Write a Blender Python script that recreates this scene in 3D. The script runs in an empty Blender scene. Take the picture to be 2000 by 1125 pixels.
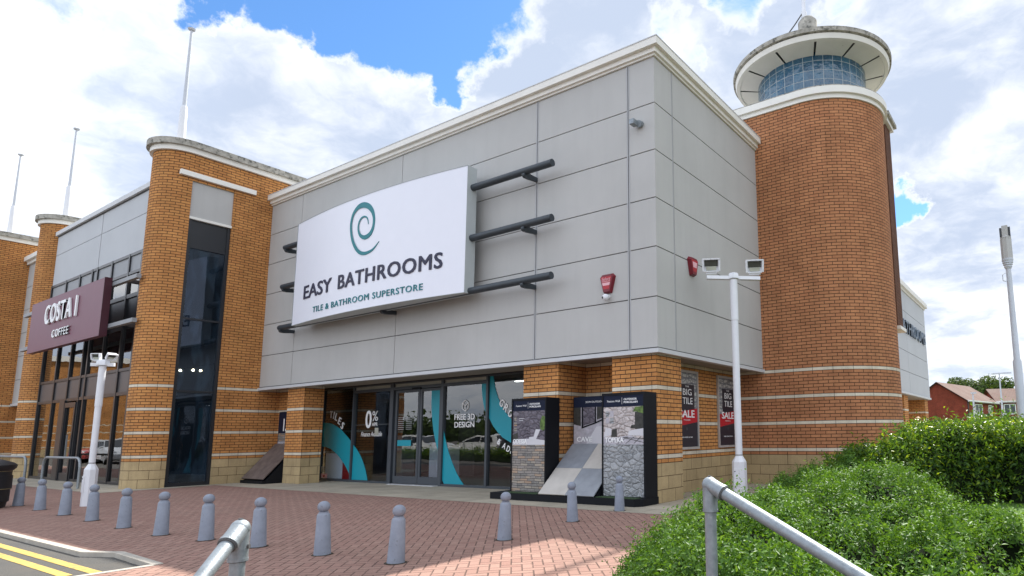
import bpy, math, random
import numpy as np
from mathutils import Vector, Matrix
random.seed(7); RNG = np.random.default_rng(7)
R = math.radians; PI = math.pi
scene = bpy.context.scene
COL = scene.collection

# ---------------------------------------------------------------- camera
cam = bpy.data.cameras.new('camera'); camo = bpy.data.objects.new('camera', cam); COL.objects.link(camo)
yaw, pitch, roll = 0.560, 0.139, -0.014
fw = Vector((-math.sin(yaw)*math.cos(pitch), math.cos(yaw)*math.cos(pitch), math.sin(pitch)))
rt = Vector((math.cos(yaw), math.sin(yaw), 0)); up = rt.cross(fw)
r2 = rt*math.cos(roll) + up*math.sin(roll); u2 = -rt*math.sin(roll) + up*math.cos(roll)
camo.matrix_world = Matrix(((r2.x, u2.x, -fw.x, 6.794), (r2.y, u2.y, -fw.y, -10.832), (r2.z, u2.z, -fw.z, 1.398), (0, 0, 0, 1)))
cam.sensor_width = 36; cam.lens = 1213.5/2000*36
cam.shift_x = -284.83/2000; cam.shift_y = 116.58/2000
cam.clip_start = 0.05; cam.clip_end = 2000
scene.camera = camo
scene.view_settings.view_transform = 'Standard'; scene.view_settings.look = 'None'
scene.view_settings.gamma = 1; scene.view_settings.exposure = 0.96

# ---------------------------------------------------------------- node helpers
class NT:
    def __init__(s, nt): s.nt = nt
    def n(s, t, **kw):
        x = s.nt.nodes.new(t)
        for k, v in kw.items(): setattr(x, k, v)
        return x
    def put(s, sock, v):
        if v is None: return
        if isinstance(v, bpy.types.NodeSocket): s.nt.links.new(v, sock)
        else:
            if isinstance(v, (tuple, list)) and len(v) == 3 and sock.type == 'RGBA': v = (*v, 1)
            sock.default_value = v
    def m(s, op, a, b=None, c=None):
        x = s.n('ShaderNodeMath', operation=op); s.put(x.inputs[0], a); s.put(x.inputs[1], b); s.put(x.inputs[2], c); return x.outputs[0]
    def vm(s, op, a, b=None, sc=None):
        x = s.n('ShaderNodeVectorMath', operation=op); s.put(x.inputs[0], a); s.put(x.inputs[1], b)
        if sc is not None: s.put(x.inputs['Scale'], sc)
        return x.outputs['Value'] if op in ('LENGTH', 'DOT_PRODUCT', 'DISTANCE') else x.outputs[0]
    def mix(s, f, a, b, bt='MIX'):
        x = s.n('ShaderNodeMix', data_type='RGBA', blend_type=bt); s.put(x.inputs[0], f); s.put(x.inputs[6], a); s.put(x.inputs[7], b); return x.outputs[2]
    def noise(s, v, scale, det=3, rough=.5, out=0):
        x = s.n('ShaderNodeTexNoise'); s.put(x.inputs['Vector'], v); x.inputs['Scale'].default_value = scale
        x.inputs['Detail'].default_value = det; x.inputs['Roughness'].default_value = rough; return x.outputs[out]
    def mr(s, v, a, b, c=0, d=1, smooth=False):
        x = s.n('ShaderNodeMapRange'); x.interpolation_type = 'SMOOTHSTEP' if smooth else 'LINEAR'
        for i, q in enumerate((v, a, b, c, d)): s.put(x.inputs[i], q)
        return x.outputs[0]
    def sep(s, v): x = s.n('ShaderNodeSeparateXYZ'); s.put(x.inputs[0], v); return x.outputs
    def comb(s, a, b, c=0.0): x = s.n('ShaderNodeCombineXYZ'); s.put(x.inputs[0], a); s.put(x.inputs[1], b); s.put(x.inputs[2], c); return x.outputs[0]
    def bump(s, h, dist, strength=1, nrm=None):
        x = s.n('ShaderNodeBump'); s.put(x.inputs['Height'], h); x.inputs['Distance'].default_value = dist; x.inputs['Strength'].default_value = strength
        if nrm is not None: s.put(x.inputs['Normal'], nrm)
        return x.outputs[0]

def newmat(name):
    m = bpy.data.materials.new(name); m.use_nodes = True; m.node_tree.nodes.clear()
    t = NT(m.node_tree); o = t.n('ShaderNodeOutputMaterial'); b = t.n('ShaderNodeBsdfPrincipled')
    t.nt.links.new(b.outputs[0], o.inputs[0]); return m, t, b, o

# ---------------------------------------------------------------- world: sky with broken cloud
SUN_EL, SUN_DX, SUN_DY = R(53.4), -0.09, 1.0      # sun stands behind the building (towards +Y)
w = bpy.data.worlds.new('World'); scene.world = w; w.use_nodes = True
t = NT(w.node_tree); w.node_tree.nodes.clear()
wo = t.n('ShaderNodeOutputWorld'); bg = t.n('ShaderNodeBackground'); t.nt.links.new(bg.outputs[0], wo.inputs[0])
sky = t.n('ShaderNodeTexSky', sky_type='NISHITA'); sky.sun_disc = False
sky.sun_elevation = SUN_EL; sky.sun_rotation = math.atan2(SUN_DX, SUN_DY); sky.air_density = 1.0; sky.dust_density = .3; sky.ozone_density = 2.5
d = t.vm('NORMALIZE', t.n('ShaderNodeTexCoord').outputs['Generated'])
dx, dy, dz = t.sep(d)[0:3]
den = t.m('ADD', t.m('MAXIMUM', dz, 0.0), 0.22)
pc = t.comb(t.m('DIVIDE', dx, den), t.m('DIVIDE', dy, den), 0.0)
wob = t.noise(pc, 2.3, 4, .55, 1)
pw = t.vm('ADD', pc, t.vm('SCALE', t.vm('SUBTRACT', wob, (.5, .5, .5)), sc=.28))
n1 = t.noise(pw, 1.9, 9, .62)
n2 = t.noise(t.vm('ADD', pw, (3.1, 7.7, 1.3)), 1.9, 8, .62)
n3 = t.noise(t.vm('ADD', pw, (9.1, 2.7, 4.3)), 6.0, 6, .6)
hole = None
dw = t.vm('ADD', d, t.vm('SCALE', t.vm('SUBTRACT', t.noise(d, 9.0, 8, .62, 1), (.5, .5, .5)), sc=.16))
for (hx, hy, hz, rr, st) in ((-.806, .287, .525, .045, .8), (-.79, .326, .53, .05, .8), (-.765, .36, .54, .055, .9), (-.742, .401, .545, .06, 1.), (-.712, .441, .555, .065, 1.), (-.682, .479, .56, .075, 1.), (-.655, .517, .56, .075, 1.), (-.672, .545, .512, .045, .9),
                             (-.70, .42, .62, .12, 1.), (-.60, .53, .62, .09, .8), (-.165, .928, .333, .030, .8), (-.372, .75, .545, .03, .5), (-.875, .165, .485, .06, .6), (-.33, .73, .60, .05, .6), (-.20, .79, .58, .035, .5), (-.42, .70, .585, .04, .5),
                             (-.6, -.55, .58, .3, .7), (.5, -.4, .7, .3, .8), (-.96, -.05, .30, .10, .5), (-.3, -.85, .42, .2, .6)):
    g = t.vm('DISTANCE', dw, (hx, hy, hz)); g = t.mr(g, rr*1.7, rr*.3, 0, st, True)
    hole = g if hole is None else t.m('MAXIMUM', hole, g)
dens = t.m('SUBTRACT', t.m('ADD', t.m('MULTIPLY', n1, .9), t.m('ADD', t.m('MULTIPLY', n3, .18), .16)), t.m('MULTIPLY', hole, .62))
mask = t.mr(dens, .24, .40, 0, 1, True)
# light and shade inside the cloud itself
shade = t.mr(t.m('ADD', t.m('MULTIPLY', n2, .85), t.m('MULTIPLY', n3, .25)), .43, .68, 0, 1, True)
edge = t.mr(dens, .28, .56, 1, 0, True)
lit = t.m('MAXIMUM', t.m('MULTIPLY', edge, .95), t.m('SUBTRACT', 1.0, t.m('MULTIPLY', shade, .90)))
back = t.mr(dy, .35, -.6, 1.0, 1.7)                                   # front-lit clouds opposite the sun, boosted to brighten the shaded walls
ccol = t.mix(lit, (2.9, 3.45, 4.5), (6.15, 6.3, 6.55))
ccol = t.vm('SCALE', ccol, sc=back)
skyc = t.vm('MULTIPLY', sky.outputs[0], (.62, .90, 1.12))
allc = t.mix(mask, skyc, ccol)
hz_ = t.mr(dz, .0, .16, .55, 0, True)
allc = t.mix(hz_, allc, (5.1, 5.7, 6.5))
gnd = t.mr(dz, -.02, 0, 1, 0)
allc = t.mix(gnd, allc, (1.2, 1.15, 1.05))
t.put(bg.inputs[0], allc); bg.inputs[1].default_value = .10

# ---------------------------------------------------------------- sun
sl = bpy.data.lights.new('sun', 'SUN'); sl.energy = 4.2; sl.angle = R(.55); sl.color = (1, .96, .89)
so = bpy.data.objects.new('sun', sl); COL.objects.link(so)
hd = Vector((SUN_DX, SUN_DY, 0)).normalized()
sd = Vector((hd.x*math.cos(SUN_EL), hd.y*math.cos(SUN_EL), math.sin(SUN_EL)))
so.rotation_euler = (-sd).to_track_quat('-Z', 'Y').to_euler()

# ================================================================ materials
def plain(name, col, rough=.7, metal=0, var=.12, vs=3.0, bump=.0, bs=60, spec=.5, dirt=None, streak=0):
    m, t, b, o = newmat(name)
    P = t.n('ShaderNodeTexCoord').outputs['Object']
    k = t.noise(P, vs, 5, .6)
    c = t.mix(t.mr(k, .3, .7), tuple(x*(1-var) for x in col), tuple(min(1, x*(1+var)) for x in col))
    if dirt:
        dn = t.noise(P, dirt[0], 8, .7); c = t.mix(t.mr(dn, dirt[1], dirt[1]+.12), c, dirt[2])
    if streak:
        sx = t.vm('MULTIPLY', P, (2.2, 2.2, .2)); c = t.mix(t.mr(t.noise(sx, 1.4, 6, .65), .48, .72, 0, streak), c, tuple(x*.72 for x in col))
    t.put(b.inputs['Base Color'], c); b.inputs['Roughness'].default_value = rough; b.inputs['Metallic'].default_value = metal
    b.inputs['Specular IOR Level'].default_value = spec
    if bump: t.put(b.inputs['Normal'], t.bump(t.noise(P, bs, 4, .6), bump))
    return m

def brickwork(name, c1, c2, stone=(.50, .385, .215), bands=True):
    m, t, b, o = newmat(name)
    uv = t.n('ShaderNodeTexCoord').outputs['UV']; P = t.n('ShaderNodeTexCoord').outputs['Object']
    def bt(w, h, ca, cb, mo, ms, off=.5, bias=0.):
        x = t.n('ShaderNodeTexBrick'); x.offset = off; t.put(x.inputs['Vector'], uv)
        for k, v in (('Scale', 1.), ('Mortar Size', ms), ('Mortar Smooth', .2), ('Bias', bias), ('Brick Width', w), ('Row Height', h)): x.inputs[k].default_value = v
        for k, v in (('Color1', ca), ('Color2', cb), ('Mortar', mo)): x.inputs[k].default_value = (*v, 1)
        return x.outputs['Color'], x.outputs['Fac']
    a, af = bt(.27, .09, c1, c2, (.075, .042, .026), .0088, .5)
    s, sf = bt(.54, .27, stone, tuple(x*.84 for x in stone), (.11, .075, .04), .006, .5)
    n, nf = bt(.54, .09, (.74, .67, .54), (.66, .60, .48), (.2, .16, .12), .006, 0)
    v = t.sep(uv)[1]
    fac = af; col = a
    if bands:
        fr = t.m('MODULO', t.m('ADD', v, 6.30), .72)        # (v-.9) modulo .72
        isb = t.m('MULTIPLY', t.m('LESS_THAN', fr, .09), t.m('MULTIPLY', t.m('GREATER_THAN', v, .895), t.m('LESS_THAN', v, 3.2)))
        iss = t.m('LESS_THAN', v, .81)
        col = t.mix(isb, t.mix(iss, a, s), n)
        fac = t.m('ADD', t.m('MULTIPLY', isb, nf), t.m('MULTIPLY', t.m('SUBTRACT', 1., isb), t.m('ADD', t.m('MULTIPLY', iss, sf), t.m('MULTIPLY', t.m('SUBTRACT', 1., iss), af))))
    g = t.noise(P, 1.1, 6, .65); col = t.mix(1.0, col, t.mix(t.mr(g, .3, .7), (.80, .79, .78), (1.14, 1.12, 1.1)), 'MULTIPLY')
    gs = t.noise(t.vm('MULTIPLY', P, (2.5, 2.5, .25)), 1.5, 6, .7); col = t.mix(t.mr(gs, .50, .75, 0, .5), col, t.mix(1.0, col, (.62, .60, .58), 'MULTIPLY'))
    g2 = t.noise(P, 45, 3, .6); col = t.mix(.35, col, t.mix(t.mr(g2, .3, .7), (.7, .7, .7), (1.2, 1.2, 1.2)), 'MULTIPLY')
    t.put(b.inputs['Base Color'], col); b.inputs['Roughness'].default_value = .88; b.inputs['Specular IOR Level'].default_value = .25
    h = t.m('ADD', t.m('MULTIPLY', fac, -1.0), t.m('MULTIPLY', t.noise(P, 90, 3, .6), .25))
    t.put(b.inputs['Normal'], t.bump(h, .010))
    return m

def flat(name, col, rough=.5, metal=0, spec=.5):
    m, t, b, o = newmat(name); b.inputs['Base Color'].default_value = (*col, 1); b.inputs['Roughness'].default_value = rough
    b.inputs['Metallic'].default_value = metal; b.inputs['Specular IOR Level'].default_value = spec; return m

def glassy(name, tint=(.8, .85, .88), ior=1.7, refl=(1, 1, 1), rough=.0):
    m, t, b, o = newmat(name); t.nt.nodes.remove(b)
    g = t.n('ShaderNodeBsdfGlossy'); g.inputs['Roughness'].default_value = rough; g.inputs['Color'].default_value = (*refl, 1)
    tr = t.n('ShaderNodeBsdfTransparent'); tr.inputs['Color'].default_value = (*tint, 1)
    f = t.n('ShaderNodeFresnel'); f.inputs['IOR'].default_value = ior
    P = t.n('ShaderNodeTexCoord').outputs['Object']
    t.put(g.inputs['Normal'], t.bump(t.noise(P, .9, 2, .5), .004))
    bf = t.n('ShaderNodeNewGeometry').outputs['Backfacing']; fz = t.m('MULTIPLY', f.outputs[0], t.m('SUBTRACT', 1., bf))   # thin pane: reflect on the outer face only
    x = t.n('ShaderNodeMixShader'); t.nt.links.new(fz, x.inputs[0]); t.nt.links.new(tr.outputs[0], x.inputs[1]); t.nt.links.new(g.outputs[0], x.inputs[2])
    t.nt.links.new(x.outputs[0], o.inputs[0]); return m

def emit(name, col, s):
    m, t, b, o = newmat(name); b.inputs['Base Color'].default_value = (*col, 1); b.inputs['Emission Color'].default_value = (*col, 1); b.inputs['Emission Strength'].default_value = s; return m

M = {}
M['brick'] = brickwork('buff brick', (.62, .295, .098), (.53, .235, .078))
M['brick_tower'] = brickwork('red brown brick', (.52, .238, .112), (.44, .190, .090))
M['brick_dark'] = brickwork('darker fin brickwork', (.17, .075, .042), (.13, .055, .033), bands=False)  # side fin brickwork, toned darker than the tower wall
M['clad'] = plain('grey render panel', (.475, .470, .452), .75, var=.05, vs=.6, bump=.0015, bs=70, dirt=(1.3, .66, (.44, .43, .405)), streak=.16)
M['clad_pale'] = plain('pale grey render panel', (.50, .515, .53), .7, var=.04, vs=.6, bump=.001, bs=70)
M['gap'] = flat('panel joint shadow gap', (.10, .10, .10), .9)
M['channel'] = flat('panel channel', (.40, .405, .41), .5)
M['cream'] = plain('cream painted cornice', (.82, .80, .74), .6, var=.04, vs=2, dirt=(5, .66, (.52, .49, .42)))
M['weathered'] = plain('weathered concrete coping', (.40, .38, .33), .9, var=.3, vs=5, bump=.01, bs=12, dirt=(6, .50, (.10, .10, .085)))
M['soffit'] = plain('soffit board', (.34, .31, .27), .8, var=.06)
M['trim'] = plain('pale metal drip trim', (.56, .57, .58), .5, var=.04)
M['frame'] = plain('dark grey aluminium frame', (.055, .065, .078), .4, var=.06)
M['frame_black'] = plain('black aluminium frame', (.018, .02, .024), .35, var=.06)
M['glass'] = glassy('shopfront glass', (.80, .84, .86), 2.0)
M['glass_cafe'] = glassy('cafe glass', (.30, .33, .36), 2.1)
M['glass_slot'] = glassy('dark slot glass', (.70, .78, .85), 1.75, (.70, .82, 1.0))
M['dark'] = flat('dark interior', (.022, .022, .025), .8)
M['dark_floor'] = flat('interior floor', (.045, .042, .04), .4)
M['white_sign'] = plain('white sign face', (.80, .81, .88), .35, var=.01)
M['sign_edge'] = plain('pale grey sign edge', (.46, .50, .50), .4, var=.04)
M['teal'] = flat('teal vinyl', (.004, .30, .385), .45)
M['teal_logo'] = flat('teal lettering', (.004, .19, .22), .5)
M['navy'] = flat('navy lettering', (.012, .012, .045), .5)
M['white'] = flat('white vinyl', (.90, .90, .90), .5)
M['frost'] = plain('frosted strip', (.42, .42, .36), .5, var=.12)
M['tube'] = plain('charcoal tube', (.035, .045, .055), .45, var=.08)
M['plum'] = plain('plum sign face', (.155, .035, .065), .45, var=.04)
M['plum_dark'] = flat('plum sign edge', (.055, .008, .02), .5)
M['lightgrey_panel'] = plain('light grey infill panel', (.27, .28, .29), .5, var=.04)
M['brown_panel'] = plain('bronze grey spandrel', (.085, .075, .075), .4, var=.06)
M['steel'] = plain('galvanised steel', (.27, .30, .32), .48, .5, var=.22, vs=26, bump=.0012, bs=160, dirt=(30, .60, (.42, .44, .43)))
M['bollard'] = plain('grey blue bollard paint', (.235, .26, .315), .6, var=.12, vs=7, bump=.003, bs=40, dirt=(20, .60, (.12, .12, .13)))
M['white_pole'] = plain('white painted steel', (.74, .75, .78), .5, var=.04, vs=6)
M['grey_pole'] = plain('grey painted steel', (.56, .59, .64), .5, var=.05)
M['black'] = plain('black painted board', (.007, .008, .011), .6, var=.1, spec=.2)
M['binblack'] = plain('black plastic bin', (.012, .013, .016), .5, var=.1)
M['gold'] = flat('bin gilt line', (.2, .16, .08), .5)
M['red'] = flat('red box plastic', (.42, .006, .016), .35)
M['darkred'] = flat('dark red box plastic', (.16, .002, .012), .35)
M['pink'] = flat('pink label print', (.75, .42, .45), .5)
M['lens'] = plain('dim floodlight glass', (.055, .06, .05), .2, var=.2)
M['lens_low'] = plain('floodlight reflector', (.45, .46, .38), .3, var=.2)
M['kerb'] = plain('concrete kerb', (.42, .385, .33), .9, var=.15, vs=4, bump=.004, bs=60)
M['yellow'] = plain('worn yellow line', (.50, .35, .085), .8, var=.25, vs=9, dirt=(16, .53, (.22, .18, .11)))
M['roof'] = flat('flat roof', (.2, .2, .2), .9)

def asphalt(name, base=.075):
    m, t, b, o = newmat(name); P = t.n('ShaderNodeTexCoord').outputs['Object']
    c = t.mix(t.mr(t.noise(P, 120, 3, .7), .35, .65), (base*.55, base*.53, base*.5), (base*1.7, base*1.63, base*1.5))
    c = t.mix(t.mr(t.noise(P, 1.3, 6, .7), .4, .62, 0, .6), c, (base*1.6, base*1.4, base*1.15))
    t.put(b.inputs['Base Color'], c); b.inputs['Roughness'].default_value = .9
    t.put(b.inputs['Normal'], t.bump(t.noise(P, 150, 3, .7), .006)); return m
M['asphalt'] = asphalt('worn asphalt', .07)

def herringbone(name):
    m, t, b, o = newmat(name); P = t.n('ShaderNodeTexCoord').outputs['Object']
    x0, y0, _ = t.sep(P)[0:3]
    wv = t.noise(P, .8, 2, .5); s = 1/.115
    a, c_ = math.cos(R(45))*s, math.sin(R(45))*s
    x = t.m('ADD', t.m('MULTIPLY', x0, a), t.m('MULTIPLY', y0, c_)); y = t.m('SUBTRACT', t.m('MULTIPLY', y0, a), t.m('MULTIPLY', x0, c_))
    jn = t.noise(P, 26, 2, .5, 1); jx, jy, _ = t.sep(jn)[0:3]
    x = t.m('ADD', x, t.m('MULTIPLY', t.m('SUBTRACT', jx, .5), .10)); y = t.m('ADD', y, t.m('MULTIPLY', t.m('SUBTRACT', jy, .5), .10))
    i = t.m('FLOOR', x); j = t.m('FLOOR', y); fx = t.m('SUBTRACT', x, i); fy = t.m('SUBTRACT', y, j)
    k = t.m('FLOORED_MODULO', t.m('SUBTRACT', i, j), 4.0); k = t.m('ROUND', k)
    eq = lambda v: t.m('COMPARE', k, v, .1)
    e1, e2, e3 = eq(1.), eq(2.), eq(3.); V = t.m('ADD', e2, e3); H = t.m('SUBTRACT', 1., V)
    u = t.m('ADD', t.m('MULTIPLY', H, t.m('ADD', fx, e1)), t.m('MULTIPLY', V, t.m('ADD', fy, e2)))
    v = t.m('ADD', t.m('MULTIPLY', H, fy), t.m('MULTIPLY', V, fx))
    ed = t.m('MINIMUM', t.m('MINIMUM', u, t.m('SUBTRACT', 2., u)), t.m('MINIMUM', v, t.m('SUBTRACT', 1., v)))
    idn = t.n('ShaderNodeTexWhiteNoise', noise_dimensions='3D'); t.put(idn.inputs[0], t.comb(t.m('SUBTRACT', i, e1), t.m('SUBTRACT', j, e2), V))
    rnd = idn.outputs[0]
    joint = t.mr(ed, .03, .085, 1, 0, True)
    col = t.mix(rnd, (.315, .178, .142), (.395, .245, .195))
    big = t.noise(P, .55, 6, .6); col = t.mix(t.mr(big, .35, .65, 0, .55), col, (.30, .195, .155))
    fine = t.noise(P, 70, 4, .7); col = t.mix(t.mr(fine, .3, .7, 0, .4), col, (.19, .10, .08))
    st = t.noise(P, 1.9, 7, .75); col = t.mix(t.mr(st, .60, .70, 0, .45), col, (.13, .085, .07))
    gm = t.n('ShaderNodeTexVoronoi'); t.put(gm.inputs['Vector'], P); gm.inputs['Scale'].default_value = 2.1; col = t.mix(t.mr(gm.outputs['Distance'], .045, .055, .55, 0), col, (.20, .17, .15))
    col = t.mix(t.m('MULTIPLY', joint, t.mr(t.noise(P, 3, 4, .6), .3, .7, .45, .95)), col, (.095, .062, .05))
    t.put(b.inputs['Base Color'], col); b.inputs['Roughness'].default_value = .92; b.inputs['Specular IOR Level'].default_value = .25
    h = t.m('SUBTRACT', t.m('ADD', t.m('MULTIPLY', fine, .3), t.m('MULTIPLY', rnd, .45)), joint)
    t.put(b.inputs['Normal'], t.bump(h, .009)); return m
M['paving'] = herringbone('red block paving')

def slabs(name):
    m, t, b, o = newmat(name); P = t.n('ShaderNodeTexCoord').outputs['Object']
    x = t.n('ShaderNodeTexBrick'); x.offset = .5; t.put(x.inputs['Vector'], P)
    for k, v in (('Scale', 1.), ('Mortar Size', .006), ('Mortar Smooth', .3), ('Brick Width', .66), ('Row Height', .66)): x.inputs[k].default_value = v
    for k, v in (('Color1', (.46, .41, .32)), ('Color2', (.39, .35, .275)), ('Mortar', (.20, .17, .13))): x.inputs[k].default_value = (*v, 1)
    c = t.mix(1., x.outputs['Color'], t.mix(t.mr(t.noise(P, 1.2, 6, .7), .3, .7), (.78, .77, .75), (1.12, 1.1, 1.08)), 'MULTIPLY')
    c = t.mix(t.mr(t.noise(P, 60, 3, .7), .4, .6, 0, .25), c, (.2, .18, .15))
    t.put(b.inputs['Base Color'], c); b.inputs['Roughness'].default_value = .9
    t.put(b.inputs['Normal'], t.bump(t.m('MULTIPLY', x.outputs['Fac'], -1.), .004)); return m
M['slabs'] = slabs('buff paving slabs')

def leafmat(name, dark, light, rough=.32, trans=.35, tip=None):
    m, t, b, o = newmat(name); t.nt.nodes.remove(b)
    g = t.n('ShaderNodeNewGeometry'); r = g.outputs['Random Per Island']
    P = t.n('ShaderNodeTexCoord').outputs['Object']
    c = t.mix(r, dark, light)
    c = t.mix(t.mr(t.noise(P, 1.6, 4, .6), .4, .65, 0, .55), c, light)
    if tip: c = t.mix(t.m('GREATER_THAN', t.m('FRACT', t.m('MULTIPLY', r, 7.3)), .86), c, tip)
    b = t.n('ShaderNodeBsdfPrincipled'); t.put(b.inputs['Base Color'], c); b.inputs['Roughness'].default_value = rough; b.inputs['Specular IOR Level'].default_value = .22
    tl = t.n('ShaderNodeBsdfTranslucent'); t.put(tl.inputs[0], t.vm('MULTIPLY', c, (1.9, 1.7, .6)))
    x = t.n('ShaderNodeMixShader'); x.inputs[0].default_value = trans
    t.nt.links.new(b.outputs[0], x.inputs[1]); t.nt.links.new(tl.outputs[0], x.inputs[2]); t.nt.links.new(x.outputs[0], o.inputs[0]); return m
M['leaf_box'] = leafmat('small bright hedge leaf', (.030, .080, .014), (.10, .21, .030), .48, .30, (.14, .26, .05))
M['leaf_laurel'] = leafmat('glossy laurel leaf', (.022, .062, .018), (.095, .18, .025), .27, .46, (.20, .28, .02))
M['leaf_far'] = leafmat('far tree leaf', (.03, .06, .018), (.08, .12, .035), .6, .25)
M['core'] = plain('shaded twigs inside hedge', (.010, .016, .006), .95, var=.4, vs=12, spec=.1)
M['twig'] = flat('twig', (.09, .06, .035), .9)
M['grass'] = plain('grass', (.10, .19, .03), .9, var=.35, vs=30, bump=.02, bs=50)
M['soil'] = plain('soil', (.05, .035, .022), .95, var=.3, vs=14, bump=.02, bs=30)
M['bark'] = plain('bark', (.07, .05, .035), .9, var=.3)

# ================================================================ mesh helpers
def wloc(o):
    v = Vector((0, 0, 0))
    while o is not None: v += Vector(o.location); o = o.parent
    return v
def tag(o, label=None, cat=None, group=None, kind=None):
    if label: o['label'] = label
    if cat: o['category'] = cat
    if group: o['group'] = group
    if kind: o['kind'] = kind
    return o
def thing(name, loc, label, cat, group=None):
    o = bpy.data.objects.new(name, None); COL.objects.link(o); o.location = loc; o.empty_display_size = .2
    return tag(o, label, cat, group)
def copy_tree(o, parent=None):
    c = o.copy(); COL.objects.link(c)
    if parent is not None: c.parent = parent
    for ch in list(o.children): copy_tree(ch, c)
    return c

class MB:
    def __init__(s): s.v = []; s.f = []; s.uv = []; s.mi = []; s.sm = []; s.cur = 0; s.smooth = False
    def face(s, pts, uv=None):
        b = len(s.v); s.v += [tuple(p) for p in pts]; s.f.append(tuple(range(b, b+len(pts))))
        if uv is None:
            p = [Vector(q) for q in pts]; n = Vector((0, 0, 0))
            for i in range(len(p)):
                a, c = p[i], p[(i+1) % len(p)]; n += Vector(((a.y-c.y)*(a.z+c.z), (a.z-c.z)*(a.x+c.x), (a.x-c.x)*(a.y+c.y)))
            if abs(n.z) > .7*n.length: uv = [(q.x, q.y) for q in p]
            else:
                tn = Vector((-n.y, n.x, 0)).normalized(); uv = [(q.dot(tn), q.z) for q in p]
        s.uv.append(list(uv)); s.mi.append(s.cur); s.sm.append(s.smooth); return s
    def box(s, x0, x1, y0, y1, z0, z1):
        if x0 > x1: x0, x1 = x1, x0
        if y0 > y1: y0, y1 = y1, y0
        if z0 > z1: z0, z1 = z1, z0
        a = [(x0, y0), (x1, y0), (x1, y1), (x0, y1)]
        for i in range(4):
            p, q = a[i], a[(i+1) % 4]; s.face([(*p, z0), (*q, z0), (*q, z1), (*p, z1)])
        s.face([(*p, z1) for p in a]); s.face([(*p, z0) for p in reversed(a)]); return s
    def wall(s, path, z0, z1, u0=0, closed=False):     # path counter-clockwise seen from above: outside on its right
        u = u0; pts = list(path) + ([path[0]] if closed else [])
        for p, q in zip(pts, pts[1:]):
            l = math.hypot(q[0]-p[0], q[1]-p[1])
            s.face([(*p, z0), (*q, z0), (*q, z1), (*p, z1)], [(u, z0), (u+l, z0), (u+l, z1), (u, z1)]); u += l
        return s
    def cap(s, poly, z, top=True):
        s.face([(*p, z) for p in (poly if top else reversed(poly))]); return s
    def prism(s, poly, z0, z1, u0=0):
        s.wall(poly, z0, z1, u0, True); s.cap(poly, z1); s.cap(poly, z0, False); return s
    def extr(s, poly, axis, a, b):     # poly in the two other axes, extruded along axis from a to b
        def P(p, t):
            if axis == 'y': return (p[0], t, p[1])
            if axis == 'x': return (t, p[0], p[1])
            return (p[0], p[1], t)
        n = len(poly)
        for i in range(n):
            p, q = poly[i], poly[(i+1) % n]; s.face([P(p, a), P(q, a), P(q, b), P(p, b)])
        s.face([P(p, b) for p in poly]); s.face([P(p, a) for p in reversed(poly)]); return s
    def tube(s, p, q, r0, r1=None, n=16, caps=True):
        p, q = Vector(p), Vector(q); r1 = r0 if r1 is None else r1; d = (q-p).normalized()
        a = d.orthogonal().normalized(); b = d.cross(a); sm = s.smooth; s.smooth = True
        A = [p+(a*math.cos(2*PI*i/n)+b*math.sin(2*PI*i/n))*r0 for i in range(n)]; B = [q+(a*math.cos(2*PI*i/n)+b*math.sin(2*PI*i/n))*r1 for i in range(n)]
        for i in range(n): j = (i+1) % n; s.face([A[i], A[j], B[j], B[i]])
        s.smooth = False
        if caps: s.face(B); s.face(list(reversed(A)))
        s.smooth = sm; return s
    def path(s, pts, r, n=12):
        for a, b in zip(pts, pts[1:]): s.tube(a, b, r, n=n)
        for a in pts[1:-1]: s.ball(a, r, 8, n)
        return s
    def lathe(s, prof, c, n=32, closed_top=True, closed_bot=True, a0=0):   # prof: (r, z)
        sm = s.smooth; s.smooth = True; rings = []
        for r, z in prof: rings.append([(c[0]+r*math.cos(a0+2*PI*i/n), c[1]+r*math.sin(a0+2*PI*i/n), c[2]+z) for i in range(n)])
        u = [2*PI*i/n*max(p[0] for p in prof) for i in range(n+1)]
        for k in range(len(rings)-1):
            A, B = rings[k], rings[k+1]; za, zb = prof[k][1]+c[2], prof[k+1][1]+c[2]
            for i in range(n):
                j = (i+1) % n; s.face([A[i], A[j], B[j], B[i]], [(u[i], za), (u[i+1], za), (u[i+1], zb), (u[i], zb)])
        s.smooth = False
        if closed_top: s.face(rings[-1])
        if closed_bot: s.face(list(reversed(rings[0])))
        s.smooth = sm; return s
    def ball(s, c, r, m=10, n=16, sx=1, sy=1, sz=1):
        pr = [(max(1e-4, r*math.sin(PI*i/m)), -r*math.cos(PI*i/m)) for i in range(m+1)]
        b = len(s.v); s.lathe(pr, (0, 0, 0), n, False, False)
        for i in range(b, len(s.v)): x, y, z = s.v[i]; s.v[i] = (c[0]+x*sx, c[1]+y*sy, c[2]+z*sz)
        return s
    def build(s, name, mats, parent=None, weld=False, bevel=0):
        off = wloc(parent) if parent is not None else Vector((0, 0, 0))
        me = bpy.data.meshes.new(name); me.from_pydata([(x-off.x, y-off.y, z-off.z) for x, y, z in s.v], [], s.f)
        uvl = me.uv_layers.new(name='UVMap'); flat_ = [c for f in s.uv for p in f for c in p]; uvl.data.foreach_set('uv', flat_)
        for mm in (mats if isinstance(mats, (list, tuple)) else [mats]): me.materials.append(M[mm] if isinstance(mm, str) else mm)
        me.polygons.foreach_set('material_index', s.mi); me.polygons.foreach_set('use_smooth', s.sm)
        if weld or any(s.sm) or bevel:
            import bmesh
            bm = bmesh.new(); bm.from_mesh(me); bmesh.ops.remove_doubles(bm, verts=bm.verts, dist=1e-5); bm.to_mesh(me); bm.free()
        o = bpy.data.objects.new(name, me); COL.objects.link(o)
        if parent is not None: o.parent = parent
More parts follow.
